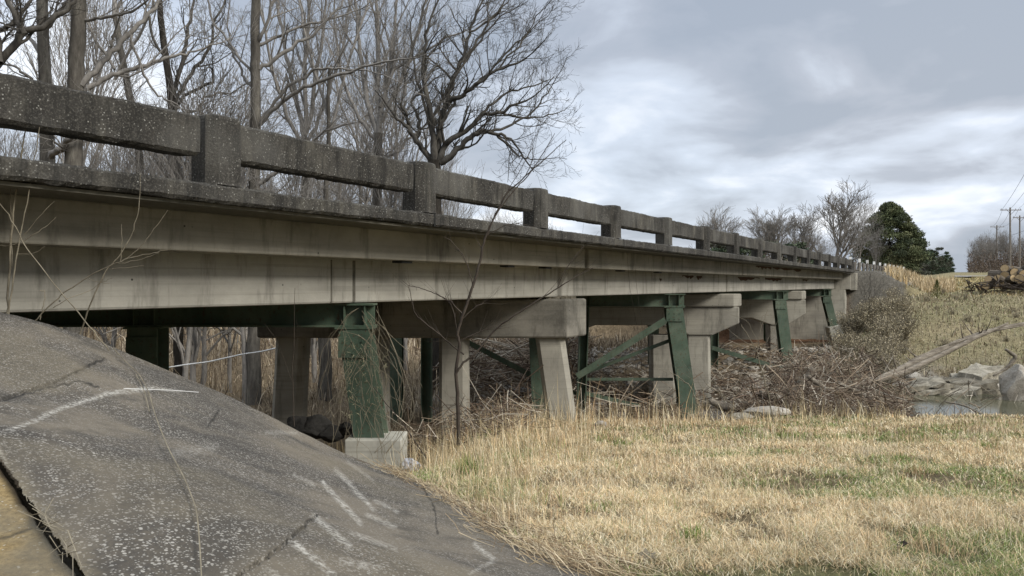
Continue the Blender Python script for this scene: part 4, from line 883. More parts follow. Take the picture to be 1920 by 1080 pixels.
DC = [(.18, .135, .095), (.32, .26, .19), (.11, .08, .06), (.46, .41, .33), (.15, .11, .08), (.24, .18, .125)]
sticks('driftwood_heap', 'tangled heap of small driftwood and sticks on the creek bank', [(1380, 1700, 20.5, 26, 4200, .25, 1.3, .005, .02, .45, 1.35), (1440, 1640, 26, 32, 3000, .25, 1.2, .005, .02, .5, 2.1), (1480, 1570, 24, 30, 1500, .2, .9, .005, .018, .6, 2.6), (830, 1120, 19.5, 24, 700, .3, 1.6, .005, .018, .4, .8), (720, 1000, 13.5, 18, 500, .3, 1.4, .004, .014, .4, .6), (1560, 1680, 23, 27, 700, .2, .7, .005, .014, .6, 1.3), (1250, 1480, 20.5, 24, 500, .3, 1.5, .006, .02, .3, .35), (1100, 1300, 19.5, 24, 900, .3, 1.5, .006, .02, .35, .6)], 'brush', 41, DC)
sticks('brush_pile', 'pale dead branches piled on the far bank seen between the piers', [(840, 1080, 30, 44, 800, .8, 4.0, .012, .045, .3, 1.4), (1060, 1420, 29, 36, 600, .4, 2.2, .008, .024, .3, .7), (1640, 1930, 24, 36, 500, .4, 2.2, .006, .02, .35, .35), (1280, 1480, 34, 46, 300, .4, 2, .01, .03, .3, .4)], 'brush', 42, DC+[(.36, .32, .26)])

# ------------------------------------------------------------------ stems, brush and grass
def blades(R2, x, y, h, w, col, lean=.5, z=None, seg=2, flat=0.0):
    """curved tapering blades, returned as an MB; arrays of equal length"""
    n = len(x); g = T(x, y)-.01 if z is None else z; az = R2.uniform(0, 6.283, n); wz = az+R2.uniform(-.9, .9, n)+1.57
    ln = np.abs(R2.normal(0, lean, n)); fl = R2.random(n) < flat; ln = np.where(fl, R2.uniform(1.1, 1.5, n), ln)
    d = np.stack([np.cos(az), np.sin(az)], -1); wv = np.stack([np.cos(wz)*w/2, np.sin(wz)*w/2, np.zeros(n)], -1)
    P0 = np.stack([x, y, g+np.where(fl, R2.uniform(.01, .06, n), 0)], -1)
    def at(u, bend): 
        a = ln*bend; return P0+np.stack([d[:, 0]*np.sin(a)*h*u, d[:, 1]*np.sin(a)*h*u, np.cos(a)*h*u], -1)
    P1 = at(.5, .75); P2 = at(1.0, 1.15)
    V = np.stack([P0-wv, P0+wv, P1-wv*.8, P1+wv*.8, P2], 1); b = np.arange(n)[:, None]*5
    q = b+np.array([0, 1, 3, 2]); t = b+np.array([2, 3, 4]); mb = MB(); c = np.repeat(col, 5, axis=0); mb.add(V.reshape(-1, 3), q, c)
    mb.F.append(t); return mb
def merge(mbs):
    o = MB()
    for m in mbs:
        off = o.n
        for v, c in zip(m.V, m.C): o.V.append(v); o.C.append(c); o.n += len(v)
        for f in m.F: o.F.append(f+off)
    return o
R = np.random.default_rng(55)
STR = np.array([(.68, .56, .34), (.74, .63, .41), (.56, .44, .25), (.80, .72, .52), (.46, .36, .22), (.70, .49, .27)]); GRN = np.array([(.17, .24, .06), (.23, .29, .09), (.30, .33, .15), (.12, .18, .05)])
ptoe = np.array([p[:2] for p in Wv(np.array(RIDGE[6:], float))])
def on_paving(x, y):
    ed = np.interp(y, ptoe[::-1, 1], ptoe[::-1, 0]); return (x < ed-.02) & (y < 7.4)
parts = []
def lawn(n, z0, z1, p0, p1, h0, h1, w, lean, flat=.25, gbias=0.0, strawonly=False):
    z = np.sqrt(R.uniform(z0*z0, z1*z1, n)); pxx = R.uniform(p0, p1, n); x = (pxx-960)*z/F
    e = .5*np.sin(x*.45)+.25*np.sin(x*1.3+1); k = ~on_paving(x, z) & (z+e < 19.4); x = x[k]; z = z[k]; n = len(x)
    cl = fbm(x, z, 2.2, 41); cl = cl*.6+.4*fbm(x, z, 6.5, 77); keep = R.random(n) < .10+1.6*sm(.38, .62, cl); x = x[keep]; z = z[keep]; cl = cl[keep]; n = len(x)
    g = sm(.46, .60, fbm(x, z*1.2, .55, 11)+gbias+.05*sm(2, 8, x))*.85; isg = R.random(n) < (g*.75+.07 if not strawonly else 0)
    col = np.where(isg[:, None], GRN[R.integers(0, 4, n)], STR[R.integers(0, 6, n)]*(.75+.5*fbm(x, z, 1.1, 61))[:, None])*R.uniform(.65, 1.25, (n, 1))
    h = R.uniform(h0, h1, n)*(.55+.9*sm(.3, .7, cl))*np.where(isg, .75, 1)
    parts.append(blades(R, x, z, h, w*z/6, col, lean, flat=flat))
lawn(160000, 3.2, 7, 700, 2380, .05, .15, .0036, .85, .68)
lawn(124000, 7, 12, 650, 2330, .06, .15, .0044, .8, .62)
lawn(96000, 12, 19.6, 650, 2280, .06, .15, .0052, .75, .5)
lawn(6000, 3.4, 14, 800, 2000, .12, .26, .0030, .6, .1)
for i in range(420):
    z_ = math.sqrt(R.uniform(3.6**2, 19**2)); x_ = (R.uniform(820, 1980)-960)*z_/F
    if on_paving(np.array([x_]), np.array([z_]))[0] or z_ > 18.3: continue
    n_ = int(R.integers(14, 60)); sp_ = R.uniform(.04, .13)*(1+z_/16); x = R.normal(x_, sp_, n_); y = R.normal(z_, sp_, n_); isg = R.random() < .12
    base_ = np.array([(.62, .45, .27), (.66, .52, .33), (.70, .60, .42), (.52, .38, .22)][int(R.integers(0, 4))]) if not isg else np.array(GRN[1])
    parts.append(blades(R, x, y, R.uniform(.08, .26, n_), .0045*z_/6*np.ones(n_), base_*R.uniform(.7, 1.2, (n_, 1)), .5))
tag(merge(parts).build('grass', M['grass']), 'short straw coloured winter grass with green patches', 'grass', kind='stuff')
# rank dead grass along the paving and the bridge edge
parts = []
def patch(n, p0, p1, z0, z1, h0, h1, w, lean, cols, dens=None):
    z = R.uniform(z0, z1, n); pxx = R.uniform(p0, p1, n); x = (pxx-960)*z/F; k = ~on_paving(x, z) & (R.random(n) > dark_slope(x, z)*.93); x = x[k]; z = z[k]; n = len(x)
    col = np.array(cols)[R.integers(0, len(cols), n)]*R.uniform(.6, 1.3, (n, 1)); parts.append(blades(R, x, z, R.uniform(h0, h1, n)*R.uniform(.5, 1, n), w*z/10, col, lean))
patch(1000, 800, 1110, 9, 13, .2, .75, .006, .35, STR); patch(420, 850, 1130, 12, 18, .3, 1.1, .006, .3, STR); patch(250, 740, 860, 9.5, 13, .3, 1.0, .006, .4, STR)
patch(1500, 820, 1000, 5.2, 9, .12, .45, .004, .7, STR); patch(1200, 760, 1250, 4.2, 8, .12, .35, .0035, 1.0, STR)
patch(340, 800, 1010, 5.6, 9.5, .3, .75, .0045, .35, STR); patch(120, 900, 1120, 4.4, 6, .2, .45, .003, .6, STR); patch(1100, 900, 1700, 17.2, 19.8, .15, .7, .008, .45, STR); patch(260, 880, 1340, 15, 20, .4, 1.4, .007, .3, STR); patch(800, 1150, 1660, 18.6, 21.5, .3, 1.1, .008, .4, [(.25, .2, .13), (.36, .29, .18), (.16, .12, .08)]); patch(120, 1650, 1920, 18.6, 20.5, .2, .6, .006, .5, [(.25, .2, .13), (.36, .29, .18), (.16, .12, .08)])
patch(1500, 560, 860, 10.5, 18, .25, .9, .006, .5, [(.25, .2, .12), (.33, .26, .15), (.16, .12, .07)])
tag(merge(parts).build('tall_grass', M['grass']), 'tall dead grass stalks at the edge of the lawn by the bridge', 'grass', kind='stuff')
# brush in the woods and bank vegetation
parts = []
WC = [(.30, .24, .16), (.38, .31, .21), (.22, .17, .12), (.46, .39, .29), (.18, .14, .10)]
for (n, p0, p1, z0, z1, h0, h1, w, ln) in [(9000, -60, 900, 21, 45, .2, .9, .010, .8), (1600, -60, 900, 24, 50, .8, 2.4, .014, .5), (7000, -60, 900, 45, 110, .6, 2.6, .02, .7), (3500, 850, 1110, 34, 55, .4, 1.6, .012, .5), (5000, 1060, 1300, 44, 80, .3, 1.0, .012, .5), (5000, 900, 1500, 75, 150, 1, 3, .02, .4)]:
    patch(n, p0, p1, z0, z1, h0, h1, w, ln, WC)
tag(merge(parts).build('woodland_brush', M['brush']), 'tan and brown leafless brush on the woodland floor beyond the bridge', 'brush', kind='stuff')
parts = []
BC = [(.34, .29, .19), (.42, .36, .24), (.26, .22, .14), (.48, .42, .30), (.19, .20, .10), (.20, .15, .10)]
patch(17000, 1560, 1990, 33, 60, .06, .24, .010, 1.1, BC); patch(3000, 1560, 1990, 33, 60, .2, .7, .010, .6, BC); patch(9000, 1640, 2000, 56, 110, .1, .4, .014, .8, [(.44, .34, .18), (.5, .4, .22), (.3, .28, .14)]); patch(5000, 1660, 1790, 60, 82, .4, 1.2, .012, .25, [(.62, .5, .32), (.52, .41, .25)]); patch(900, 1668, 1700, 58.5, 64, .6, 1.5, .012, .25, [(.62, .48, .27), (.52, .38, .2)])
tag(merge(parts).build('bank_grass', M['grass']), 'dry tan grass and weeds covering the far bank', 'grass', kind='stuff')
# leafy scrub thicket at the bridge end
def shrub(seed, H, Rr, n=60, leaves=2200, lc=((.46, .39, .26), (.54, .46, .31), (.36, .32, .20), (.58, .51, .37))):
    R2 = np.random.default_rng(seed); st = MB(); lf = MB(); tips = []
    for i in range(n):
        az = R2.uniform(0, 6.28); ln = abs(R2.normal(0, .45)); d = np.array([math.cos(az)*math.sin(ln), math.sin(az)*math.sin(ln), math.cos(ln)]); h = H*R2.uniform(.5, 1.0); p0 = np.array([math.cos(az), math.sin(az), 0])*Rr*.45*R2.random()
        P_ = [p0, p0+d*h*.5+R2.normal(0, .04, 3), p0+d*h+R2.normal(0, .1, 3)]; st.tube(P_, [.016, .011, .005], 3); tips.append(P_)
        for k in range(3): j = P_[1]*(1-k*.3)+P_[2]*k*.3; e = j+unit(d+R2.normal(0, .7, 3))*H*.22; st.tube([j, e], [.008, .004], 3); tips.append([j, (j+e)/2, e])
    k = R2.integers(0, len(tips), leaves); u = R2.random((leaves, 1)); TT = np.array(tips)[k]; c = np.where(u < .5, TT[:, 0]*(1-2*u)+TT[:, 1]*2*u, TT[:, 1]*(2-2*u)+TT[:, 2]*(2*u-1))+R2.normal(0, .06, (leaves, 3))
    a = unit(R2.normal(0, 1, (1, 3)))*0+R2.normal(0, 1, (leaves, 3)); a /= np.linalg.norm(a, axis=1, keepdims=True); b = np.cross(a, R2.normal(0, 1, (leaves, 3))); b /= np.linalg.norm(b, axis=1, keepdims=True); s = R2.uniform(.02, .05, (leaves, 1))
    lf.add(np.stack([c-a*s, c+b*s*.45, c+a*s, c-b*s*.45], 1).reshape(-1, 3), np.arange(4*leaves).reshape(-1, 4), np.repeat(np.array(lc)[R2.integers(0, len(lc), leaves)]*R2.uniform(.7, 1.3, (leaves, 1)), 4, axis=0)); return st, lf
sh0 = []
def put_shrub(k, x, y, s, label, group):
    if k >= len(sh0):
        st_, lf_ = shrub(200+k, 1.6, .8, leaves=[1100, 700, 1300][k]); r = thing('shrub', (x, y, float(T(x, y))-.05), label, 'shrub', group, 0, s); st_.build('stems', M['twig'], r); lf_.build('foliage', M['leaf'], r); sh0.append(r); return r
    c = copy_tree(sh0[k]); c.location = (x, y, float(T(x, y))-.05); c.scale = (s,)*3; c.rotation_euler = (0, 0, R.uniform(0, 6)); c['label'] = label; c['group'] = group; return c
for k in range(40):
    z = R.uniform(37, 56); pxx = 1575+R.uniform(0, 120); pxx = max(pxx, 1560+ (z-38)*3.2); put_shrub(min(k, int(R.integers(0, 3))) if k > 2 else k, (pxx-960)*z/F, z, R.uniform(.7, 1.25)*(1 if pxx < 1690 else .6), 'scrubby half leafless shrub in the thicket at the bridge end', 'shrubs of the thicket at the bridge end')
for k in range(22):
    z = R.uniform(40, 62); pxx = R.uniform(1690, 1925); put_shrub(int(R.integers(0, 3)), (pxx-960)*z/F, z, R.uniform(.18, .42), 'low straggly weed clump on the open right bank', 'weed clumps on the open right bank')
for k in range(8):
    z = R.uniform(34, 38); pxx = R.uniform(1570, 1690); put_shrub(int(R.integers(0, 3)), (pxx-960)*z/F, z, R.uniform(.6, .9), 'scrubby shrub low on the bank above the driftwood heap', 'shrubs above the driftwood heap')
# packed leaves and reed bits among the driftwood
parts = []
patch(9000, 1360, 1700, 20.3, 31, .05, .25, .016, 1.2, [(.34, .27, .18), (.44, .36, .25), (.22, .165, .11), (.16, .12, .085)]); patch(3500, 1040, 1380, 19.8, 26, .05, .3, .012, 1.1, [(.34, .27, .18), (.44, .36, .25), (.22, .165, .11)]); patch(3500, 820, 1060, 19.5, 30, .1, .4, .012, 1.0, [(.40, .33, .22), (.30, .24, .16), (.22, .165, .11)])
tag(merge(parts).build('leaf_litter', M['brush']), 'matted leaves and reed straw packed among the driftwood', 'litter', kind='stuff')
# small pine sapling
p = W(1757, 560, 55); lf = MB(); st_ = MB(); st_.tube([(0, 0, -.2), (0, 0, 1.4)], [.03, .01], 5); n = 900; h = R.random(n)*1.3+.1; rr = .5*(1-h/1.5)*R.random(n)**.5; az = R.uniform(0, 6.28, n); c = np.stack([np.cos(az)*rr, np.sin(az)*rr, h], -1); a = c*np.array([1, 1, 0])+np.array([0, 0, .25])+R.normal(0, .2, (n, 3)); a /= np.linalg.norm(a, axis=1, keepdims=True); b = np.cross(a, [0, .3, 1]); b /= np.linalg.norm(b, axis=1, keepdims=True)
lf.add(np.stack([c-b*.01, c+b*.01, c+a*.2], 1).reshape(-1, 3), np.arange(3*n).reshape(-1, 3), np.repeat(np.array([[.13, .15, .05]])*R.uniform(.7, 1.3, (n, 1)), 3, axis=0))
ps = thing('pine_sapling', (p[0], 55, float(T(p[0], 55))), 'small yellow green pine sapling on the grassy right bank', 'sapling', None, 0, 1.0); st_.build('trunk', M['darktwig'], ps); lf.build('crown', M['needles'], ps)
# green tufts on the lawn
def tuft(pxx, z, h, n, label, s=.07):
    x0 = (pxx-960)*z/F; x = R.normal(x0, s, n); y = R.normal(z, s, n); col = GRN[R.integers(0, 2, n)]*R.uniform(.7, 1.2, (n, 1)); m = blades(R, x, y, R.uniform(.4, 1, n)*h, .007*z/5, col, .75); L_ = np.array([x0, z, float(T(x0, z))])
    o = local(m, L_).build('grass_tuft', M['green']); o.location = tuple(L_); tag(o, label, 'grass tuft', 'green tufts on the lawn')
tuft(1298, 5.0, .17, 170, 'bright green grass tuft in the straw, nearest one'); tuft(1690, 9.6, .18, 130, 'dark green grass tuft right of the middle lawn', .07); tuft(880, 8.6, .32, 200, 'green grass clump by the tall stalks near the paving', .07)
tuft(1165, 11.5, .28, 150, 'green grass clump beside the dead leaf at the lawn middle', .08); tuft(1850, 11, .2, 160, 'green grass clump near the right edge of the lawn', .08); tuft(1130, 6.2, .12, 90, 'small faint green tuft left of the nearest bright one', .06)
for k, (pxx, z) in enumerate([(880, 4.9), (905, 4.6), (1190, 9.0), (1175, 4.2), (1215, 4.4), (1690, 4.7), (1270, 13.5), (940, 5.2)]):
    x = (pxx-960)*z/F; a = R.uniform(0, 6); V = []
    for i in range(10):
        t = i/10*6.283; r = .05*(1+.35*math.cos(5*t)); V.append((math.cos(t+a)*r, math.sin(t+a)*r*.8, .012*math.sin(2*t)+.01))
    mb = MB(); mb.prism(V, (0, 0, .002)); o = mb.build('dead_leaf', M['darktwig' if k == 5 else 'twig']); o.location = (x, z, float(T(x, z))+.05); o.rotation_euler = (R.uniform(-.6, .6), R.uniform(-.6, .6), 0); tag(o, 'brown dead leaf lying on the straw', 'leaf', 'dead leaves on the lawn')
# straw litter collected at the paving toe
mb = MB()
for i in range(1500):
    u = R.uniform(.66, 1.0); q = Wv(smooth_at(RIDGE, np.array([u])))[0]; x = q[0]+R.normal(.05, .16); y = q[1]+R.normal(0, .12); az = R.normal(-.9, .5); L_ = R.uniform(.08, .3); zc = max(float(T(x, y)), float(pav(x, y)) if on_paving(np.array([x]), np.array([y]))[0] else -9)+R.uniform(.015, .07)
    d = np.array([math.cos(az), math.sin(az), R.normal(-.15, .2)])*L_/2; c = np.array([x, y, zc]); mb.tube([c-d, c+R.normal(0, .012, 3), c+d], [.0022, .0022, .001], 3, np.array([(.42, .33, .20), (.30, .22, .13), (.52, .43, .29), (.18, .13, .08)][int(R.integers(0, 4))])*R.uniform(.7, 1.2))
tag(mb.build('straw_litter', M['grass']), 'drift of broken straw gathered along the toe of the paving', 'litter', kind='stuff')

# ------------------------------------------------------------------ foreground saplings, vines and twigs
def sapling(name, polys, label, mat, cat='sapling', n=6, group=None, jitter=.004, rnd=0, seed=1, parts_=('stem', 'branches')):
    """first polyline is the stem; (px, py, z, radius_mm)"""
    R2 = np.random.default_rng(seed); b0 = W(*polys[0][0][:3]); root = thing(name, b0, label, cat, group)
    for gi, (nm, grp) in enumerate(((parts_[0], polys[:1]), (parts_[1], polys[1:]))):
        if not grp: continue
        mb = MB()
        for pl in grp:
            P_ = np.array([W(*q[:3]) for q in pl]); r = np.array([q[3] for q in pl])/1000; k = len(P_); t = np.linspace(0, k-1, (k-1)*5+1)
            Q = np.stack([np.interp(t, np.arange(k), P_[:, i]) for i in range(3)], -1)
            if k > 2: K = Q.copy(); K[1:-1] = (Q[:-2]+Q[1:-1]*1+Q[2:])/3; Q = K
            Q[1:-1] += R2.normal(0, jitter, (len(Q)-2, 3)); rr = np.interp(t, np.arange(k), r); mb.tube(Q, rr, n)
            for _ in range(rnd):
                j = int(R2.integers(3, len(Q))); d = unit(unit(Q[j]-Q[j-1])+R2.normal(0, .55, 3)+np.array([0, 0, .3])); L_ = R2.uniform(.12, .5)*P_[0][1]/10
                mb.tube([Q[j], Q[j]+d*L_*.5, Q[j]+d*L_+(0, 0, L_*.1)], [max(rr[j]*.5, .002), .002, .001], 3)
        local(mb, b0).build(nm, M[mat], root, True)
    return root
sapling('bare_sapling', [[(12, 640, 6.9, 11), (14, 560, 6.9, 10), (20, 460, 6.9, 10), (30, 360, 6.9, 8), (42, 290, 6.9, 7), (52, 200, 6.9, 4)],
    [(10, 640, 6.85, 8), (25, 520, 6.85, 7), (38, 440, 6.85, 6), (58, 340, 6.85, 5), (74, 238, 6.85, 3)], [(-20, 360, 6.7, 5), (15, 400, 6.7, 5), (50, 465, 6.7, 5), (110, 545, 6.7, 5), (170, 615, 6.7, 5), (205, 658, 6.7, 4.5)], [(46, 440, 6.8, 4), (75, 405, 6.8, 3), (102, 378, 6.8, 2)], [(44, 452, 6.8, 4), (80, 430, 6.8, 3), (105, 407, 6.8, 2)], [(30, 475, 6.9, 3), (58, 478, 6.9, 2.5), (85, 462, 6.9, 2)], [(-5, 461, 6.8, 3), (20, 460, 6.8, 3), (34, 454, 6.8, 2)], [(22, 500, 6.9, 4), (20, 360, 6.9, 3), (27, 305, 6.9, 2)], [(75, 545, 6.9, 4), (85, 545, 6.95, 4), (80, 580, 6.9, 4), (75, 600, 6.9, 4)]],
    'pale leafless stems rising at the left edge across the railing', 'twig', seed=3)
sapling('bare_sapling', [[(140, 660, 7.1, 8), (155, 610, 7.1, 7.5), (178, 548, 7.0, 7), (200, 505, 7.0, 6.5), (225, 478, 7.0, 5.5), (248, 440, 7, 4.5), (262, 390, 7, 3.5), (263, 325, 7, 2.2)],
    [(64, 604, 6.9, 6), (90, 575, 6.9, 6), (118, 550, 6.9, 6), (165, 518, 6.9, 5), (210, 497, 6.9, 4.5), (240, 485, 6.9, 4), (290, 474, 6.9, 3), (320, 466, 6.9, 2)], [(224, 492, 7, 4), (258, 470, 7, 3.5), (290, 430, 7, 3), (315, 393, 7, 2)], [(226, 490, 7, 3.5), (228, 450, 7, 3), (228, 420, 7, 2)], [(210, 504, 7, 3), (245, 502, 7, 2.5), (270, 498, 7, 2)], [(100, 577, 6.9, 4), (125, 560, 6.9, 3.5), (170, 545, 7, 3), (190, 530, 7, 2.5), (210, 521, 7, 2)], [(165, 522, 7, 3), (188, 530, 7, 2.5), (205, 532, 7, 2)], [(222, 494, 7, 3), (260, 488, 7, 2.5), (298, 474, 7, 1.8)]],
    'pale branching sapling in front of the girder behind the paved ridge', 'twig', seed=4)
sapling('bare_sapling', [[(552, 800, 11.0, 7), (548, 700, 11, 6), (552, 640, 11, 5), (553, 540, 11, 3)], [(550, 720, 11, 4), (520, 640, 11, 3), (495, 605, 11, 2)], [(551, 700, 11, 3), (560, 620, 11, 2), (556, 600, 11, 2)]], 'thin dark sapling before the far dark column left of the vines', 'darktwig', seed=5)
sapling('bare_sapling', [[(860, 835, 11.2, 31.6), (858, 750, 11.2, 29.1), (855, 690, 11.2, 26.6), (862, 650, 11.2, 22.9), (857, 622, 11.2, 22.9), (872, 580, 11.2, 21.6), (887, 535, 11.2, 20.4), (903, 480, 11.2, 19.1), (908, 450, 11.2, 16.6), (925, 410, 11.2, 14.1), (948, 365, 11.2, 11.6), (985, 330, 11.2, 9.1), (1020, 300, 11.2, 7.2), (1062, 262, 11.2, 4.7)],
    [(855, 700, 11.1, 17.9), (868, 680, 11.1, 16.6), (895, 660, 11.1, 14.1), (930, 615, 11.1, 12.8), (985, 578, 11.0, 11.6), (1040, 543, 11, 9.1), (1085, 516, 11, 7.2), (1112, 502, 11, 5.3)], [(870, 665, 11.3, 12.8), (845, 645, 11.3, 11.6), (800, 608, 11.3, 10.3), (778, 590, 11.3, 7.8), (772, 560, 11.3, 6.0), (765, 535, 11.3, 4.1)], [(868, 590, 11.2, 11.6), (845, 565, 11.2, 9.1), (820, 552, 11.2, 7.8), (790, 540, 11.2, 6.0), (765, 535, 11.2, 4.1)],
    [(888, 540, 11.2, 10.3), (878, 500, 11.2, 7.8), (868, 478, 11.2, 6.6), (845, 450, 11.2, 4.7), (832, 444, 11.2, 4.1)], [(908, 450, 11.1, 11.6), (930, 400, 11.1, 10.3), (965, 355, 11.1, 9.1), (990, 330, 11.1, 7.8), (1020, 285, 11.1, 6.0), (1040, 250, 11.1, 4.1)], [(915, 440, 11.2, 7.8), (940, 425, 11.2, 6.6), (965, 418, 11.2, 5.3), (1000, 425, 11.2, 4.1)], [(865, 600, 11.2, 7.8), (895, 572, 11.2, 6.6), (915, 568, 11.2, 4.1)], [(985, 330, 11.2, 6.6), (1000, 300, 11.2, 5.3), (998, 270, 11.2, 4.1)], [(862, 640, 11.2, 7.8), (900, 622, 11.2, 6.6), (925, 612, 11.2, 5.3)], [(948, 365, 11.2, 5.3), (980, 310, 11.2, 4.7), (1000, 275, 11.2, 4.1)], [(700, 725, 11.2, 6.6), (760, 800, 11.0, 6.6), (800, 860, 10.8, 6.6), (840, 920, 10.4, 6.6)], [(1045, 540, 11, 5.3), (1060, 505, 11, 4.7), (1095, 460, 11, 4.1)], [(857, 622, 11.2, 7.8), (850, 580, 11.2, 6.6), (835, 555, 11.2, 4.1)]],
    'brown leafless sapling leaning across the girders in the middle of the bridge', 'darktwig', rnd=8, seed=6)
sapling('bare_sapling', [[(1452, 800, 17.5, 14), (1442, 745, 17.5, 13), (1428, 690, 17.5, 12), (1418, 655, 17.5, 10), (1400, 625, 17.5, 8), (1390, 608, 17.5, 5)], [(1420, 660, 17.5, 7), (1425, 620, 17.5, 6), (1440, 580, 17.5, 3)], [(1415, 650, 17.5, 7), (1385, 635, 17.5, 5), (1352, 605, 17.5, 3)], [(1423, 665, 17.5, 6), (1440, 635, 17.5, 5), (1460, 600, 17.5, 3)], [(1420, 640, 17.5, 6), (1400, 600, 17.5, 4), (1370, 590, 17.5, 3)], [(1425, 610, 17.5, 5), (1430, 590, 17.5, 3), (1452, 592, 17.5, 2)]],
    'pale young tree standing before the notched green column at the lawn edge', 'twig', seed=7, jitter=.01)
sapling('bare_sapling', [[(1310, 760, 17, 12), (1295, 725, 17, 10), (1270, 705, 17, 7), (1230, 688, 17, 3)], [(1380, 765, 18, 10), (1350, 740, 18, 9), (1325, 720, 18, 7), (1310, 700, 18, 3)], [(1360, 760, 18, 8), (1355, 735, 18, 7), (1330, 715, 18, 4)], [(1370, 775, 17.5, 6), (1378, 745, 17.5, 5), (1388, 712, 17.5, 3)], [(1330, 760, 18, 8), (1318, 735, 18, 6), (1300, 690, 18, 3)], [(1476, 765, 18, 5), (1472, 745, 18, 5), (1480, 720, 18, 3)]],
    'arching leafless scrub at the foot of the second green column', 'twig', rnd=5, seed=8, jitter=.012)
for k, (a, b, h) in enumerate([(1510, 775, 640), (1545, 790, 655), (1578, 790, 640), (1620, 775, 620), (1690, 790, 700), (1716, 790, 690), (1600, 800, 600)]):
    z = 20.2+.2*k; sapling('weed_stalk', [[(a, b, z, 9), (a-8, (b+h)/2, z, 7), (a-14, h, z, 3)], [(a-6, (b+h)/2, z, 4), (a+14, h+20, z, 2)], [(a-4, (b*.6+h*.4), z, 4), (a-30, h+45, z, 2)]], 'tall dry weed stalk standing in front of the driftwood heap', 'twig', 'weed', group='dry weed stalks before the driftwood', rnd=4, seed=20+k, jitter=.01, parts_=('stem', 'side_twigs'))
# grey leafless shrub at the bridge end
sapling('bare_shrub', [[(1632, 590, 50, 30), (1630, 560, 50, 25), (1632, 520, 50, 15), (1626, 490, 50, 8)]]+[[(1630+d*.1, 575, 50, 15), (1630+d*.5, 545, 50, 10), (1630+d, 505+abs(d)*.4, 50, 5)] for d in (-30, -20, -12, 8, 18, 28, 36)], 'grey leafless bush standing against the far end of the bridge', 'bark', 'shrub', rnd=22, seed=9, jitter=.04)
# vines on the first green column
R = np.random.default_rng(77)
vn = thing('dead_vine', W(690, 830, 12.05), 'tangled dead vines hanging over the nearest green column', 'vine'); L = np.array(vn.location); mb = MB(); lf = MB()
for i in range(48):
    x0 = R.uniform(636, 715); y0 = R.uniform(570, 700) if i % 3 else R.uniform(700, 800); z = 12.1+R.uniform(-.25, .1); k = 7; P_ = []; xx = x0; yy = y0; dx = R.normal(5, 14)
    for j in range(k): P_.append(W(xx, yy, z)); xx += dx+R.normal(0, 9); dx *= .8; yy += R.uniform(8, 36); z += R.normal(0, .03)
    t = np.linspace(0, k-1, 20); Q = np.array(P_); Q = np.stack([np.interp(t, np.arange(k), Q[:, c]) for c in range(3)], -1); Q[1:-1] = (Q[:-2]+Q[1:-1]+Q[2:])/3; mb.tube(Q, R.uniform(.0018, .004), 4)
for i in range(6):   # loops
    a = R.uniform(700, 760); Q = np.array([W(690+R.uniform(-30, 30), 590+R.uniform(-10, 40), 12.1), W(a, 600+R.uniform(0, 60), 12.0), W(a+R.uniform(20, 60), 680+R.uniform(-20, 40), 11.9), W(a+R.uniform(-20, 50), 760+R.uniform(-20, 60), 11.9), W(a+R.uniform(-40, 20), 850, 11.9)]); t = np.linspace(0, 4, 24); Q = np.stack([np.interp(t, np.arange(5), Q[:, c]) for c in range(3)], -1)
    for _ in range(3): Q[1:-1] = (Q[:-2]+Q[1:-1]+Q[2:])/3
    mb.tube(Q, R.uniform(.003, .005), 4)
local(mb, L).build('runners', M['vine'], vn)
n = 420; c = np.array([W(R.uniform(640, 730), R.uniform(640, 790), 12.08+R.uniform(-.15, .05)) for _ in range(n)]); a = R.normal(0, 1, (n, 3)); a[:, 2] -= .8; a /= np.linalg.norm(a, axis=1, keepdims=True); b = np.cross(a, R.normal(0, 1, (n, 3))); b /= np.linalg.norm(b, axis=1, keepdims=True); s = R.uniform(.03, .13, (n, 1))
lf.add(np.stack([c-b*.005, c+b*.005, c+a*s], 1).reshape(-1, 3), np.arange(3*n).reshape(-1, 3), np.repeat(np.array([[.27, .25, .16]])*R.uniform(.6, 1.4, (n, 1)), 3, axis=0)); local(lf, L).build('foliage', M['leaf'], vn)
# thin cords hanging off the girder in the middle
mb = MB(); 
for a, b in ((1175, 1200), (1188, 1208)): mb.tube([BP(20.3, DF-.01, .93)*0+W(a, 470, 20.0), W(a+6, 540, 20.0), W(b, 640, 20.1), W(b+4, 700, 20.2)], .004, 4)
tag(mb.build('hanging_vine', M['darktwig']), 'thin bare vine strands hanging from the deck by the second bent', 'vine')
# runner lying over the paving and vine stub
Q = np.array([PV(a, b) for a, b in [(212, 655), (235, 680), (262, 705), (280, 740), (290, 780), (315, 845), (345, 900), (368, 960), (373, 1010), (376, 1060), (378, 1100)]]); t = np.linspace(0, 10, 60); Q = np.stack([np.interp(t, np.arange(11), Q[:, c]) for c in range(3)], -1)
for _ in range(2): Q[1:-1] = (Q[:-2]+Q[1:-1]+Q[2:])/3
mb = MB(); mb.tube(Q, np.linspace(.004, .0022, 60), 5); tag(mb.build('vine_runner', M['vine']), 'long thin pale vine lying down across the dark paving', 'vine')
Q = np.array([PV(a, b) for a, b in [(232, 732), (280, 733), (325, 735), (372, 738)]]); mb = MB(); mb.tube(Q, .003, 5); tag(mb.build('straw_stalk', M['white']), 'pale straight stalk lying on the paving beside the white scrape', 'stalk')
Q = np.array([PV(a, b) for a, b in [(255, 705), (272, 740), (280, 775)]]); mb = MB(); mb.tube(Q, .003, 5); tag(mb.build('vine_runner', M['vine']), 'short pale vine end beside the long one on the paving', 'vine')
Q = [PV(a, b) for a, b in [(55, 945), (85, 985), (110, 1020), (150, 1070)]]; mb = MB()
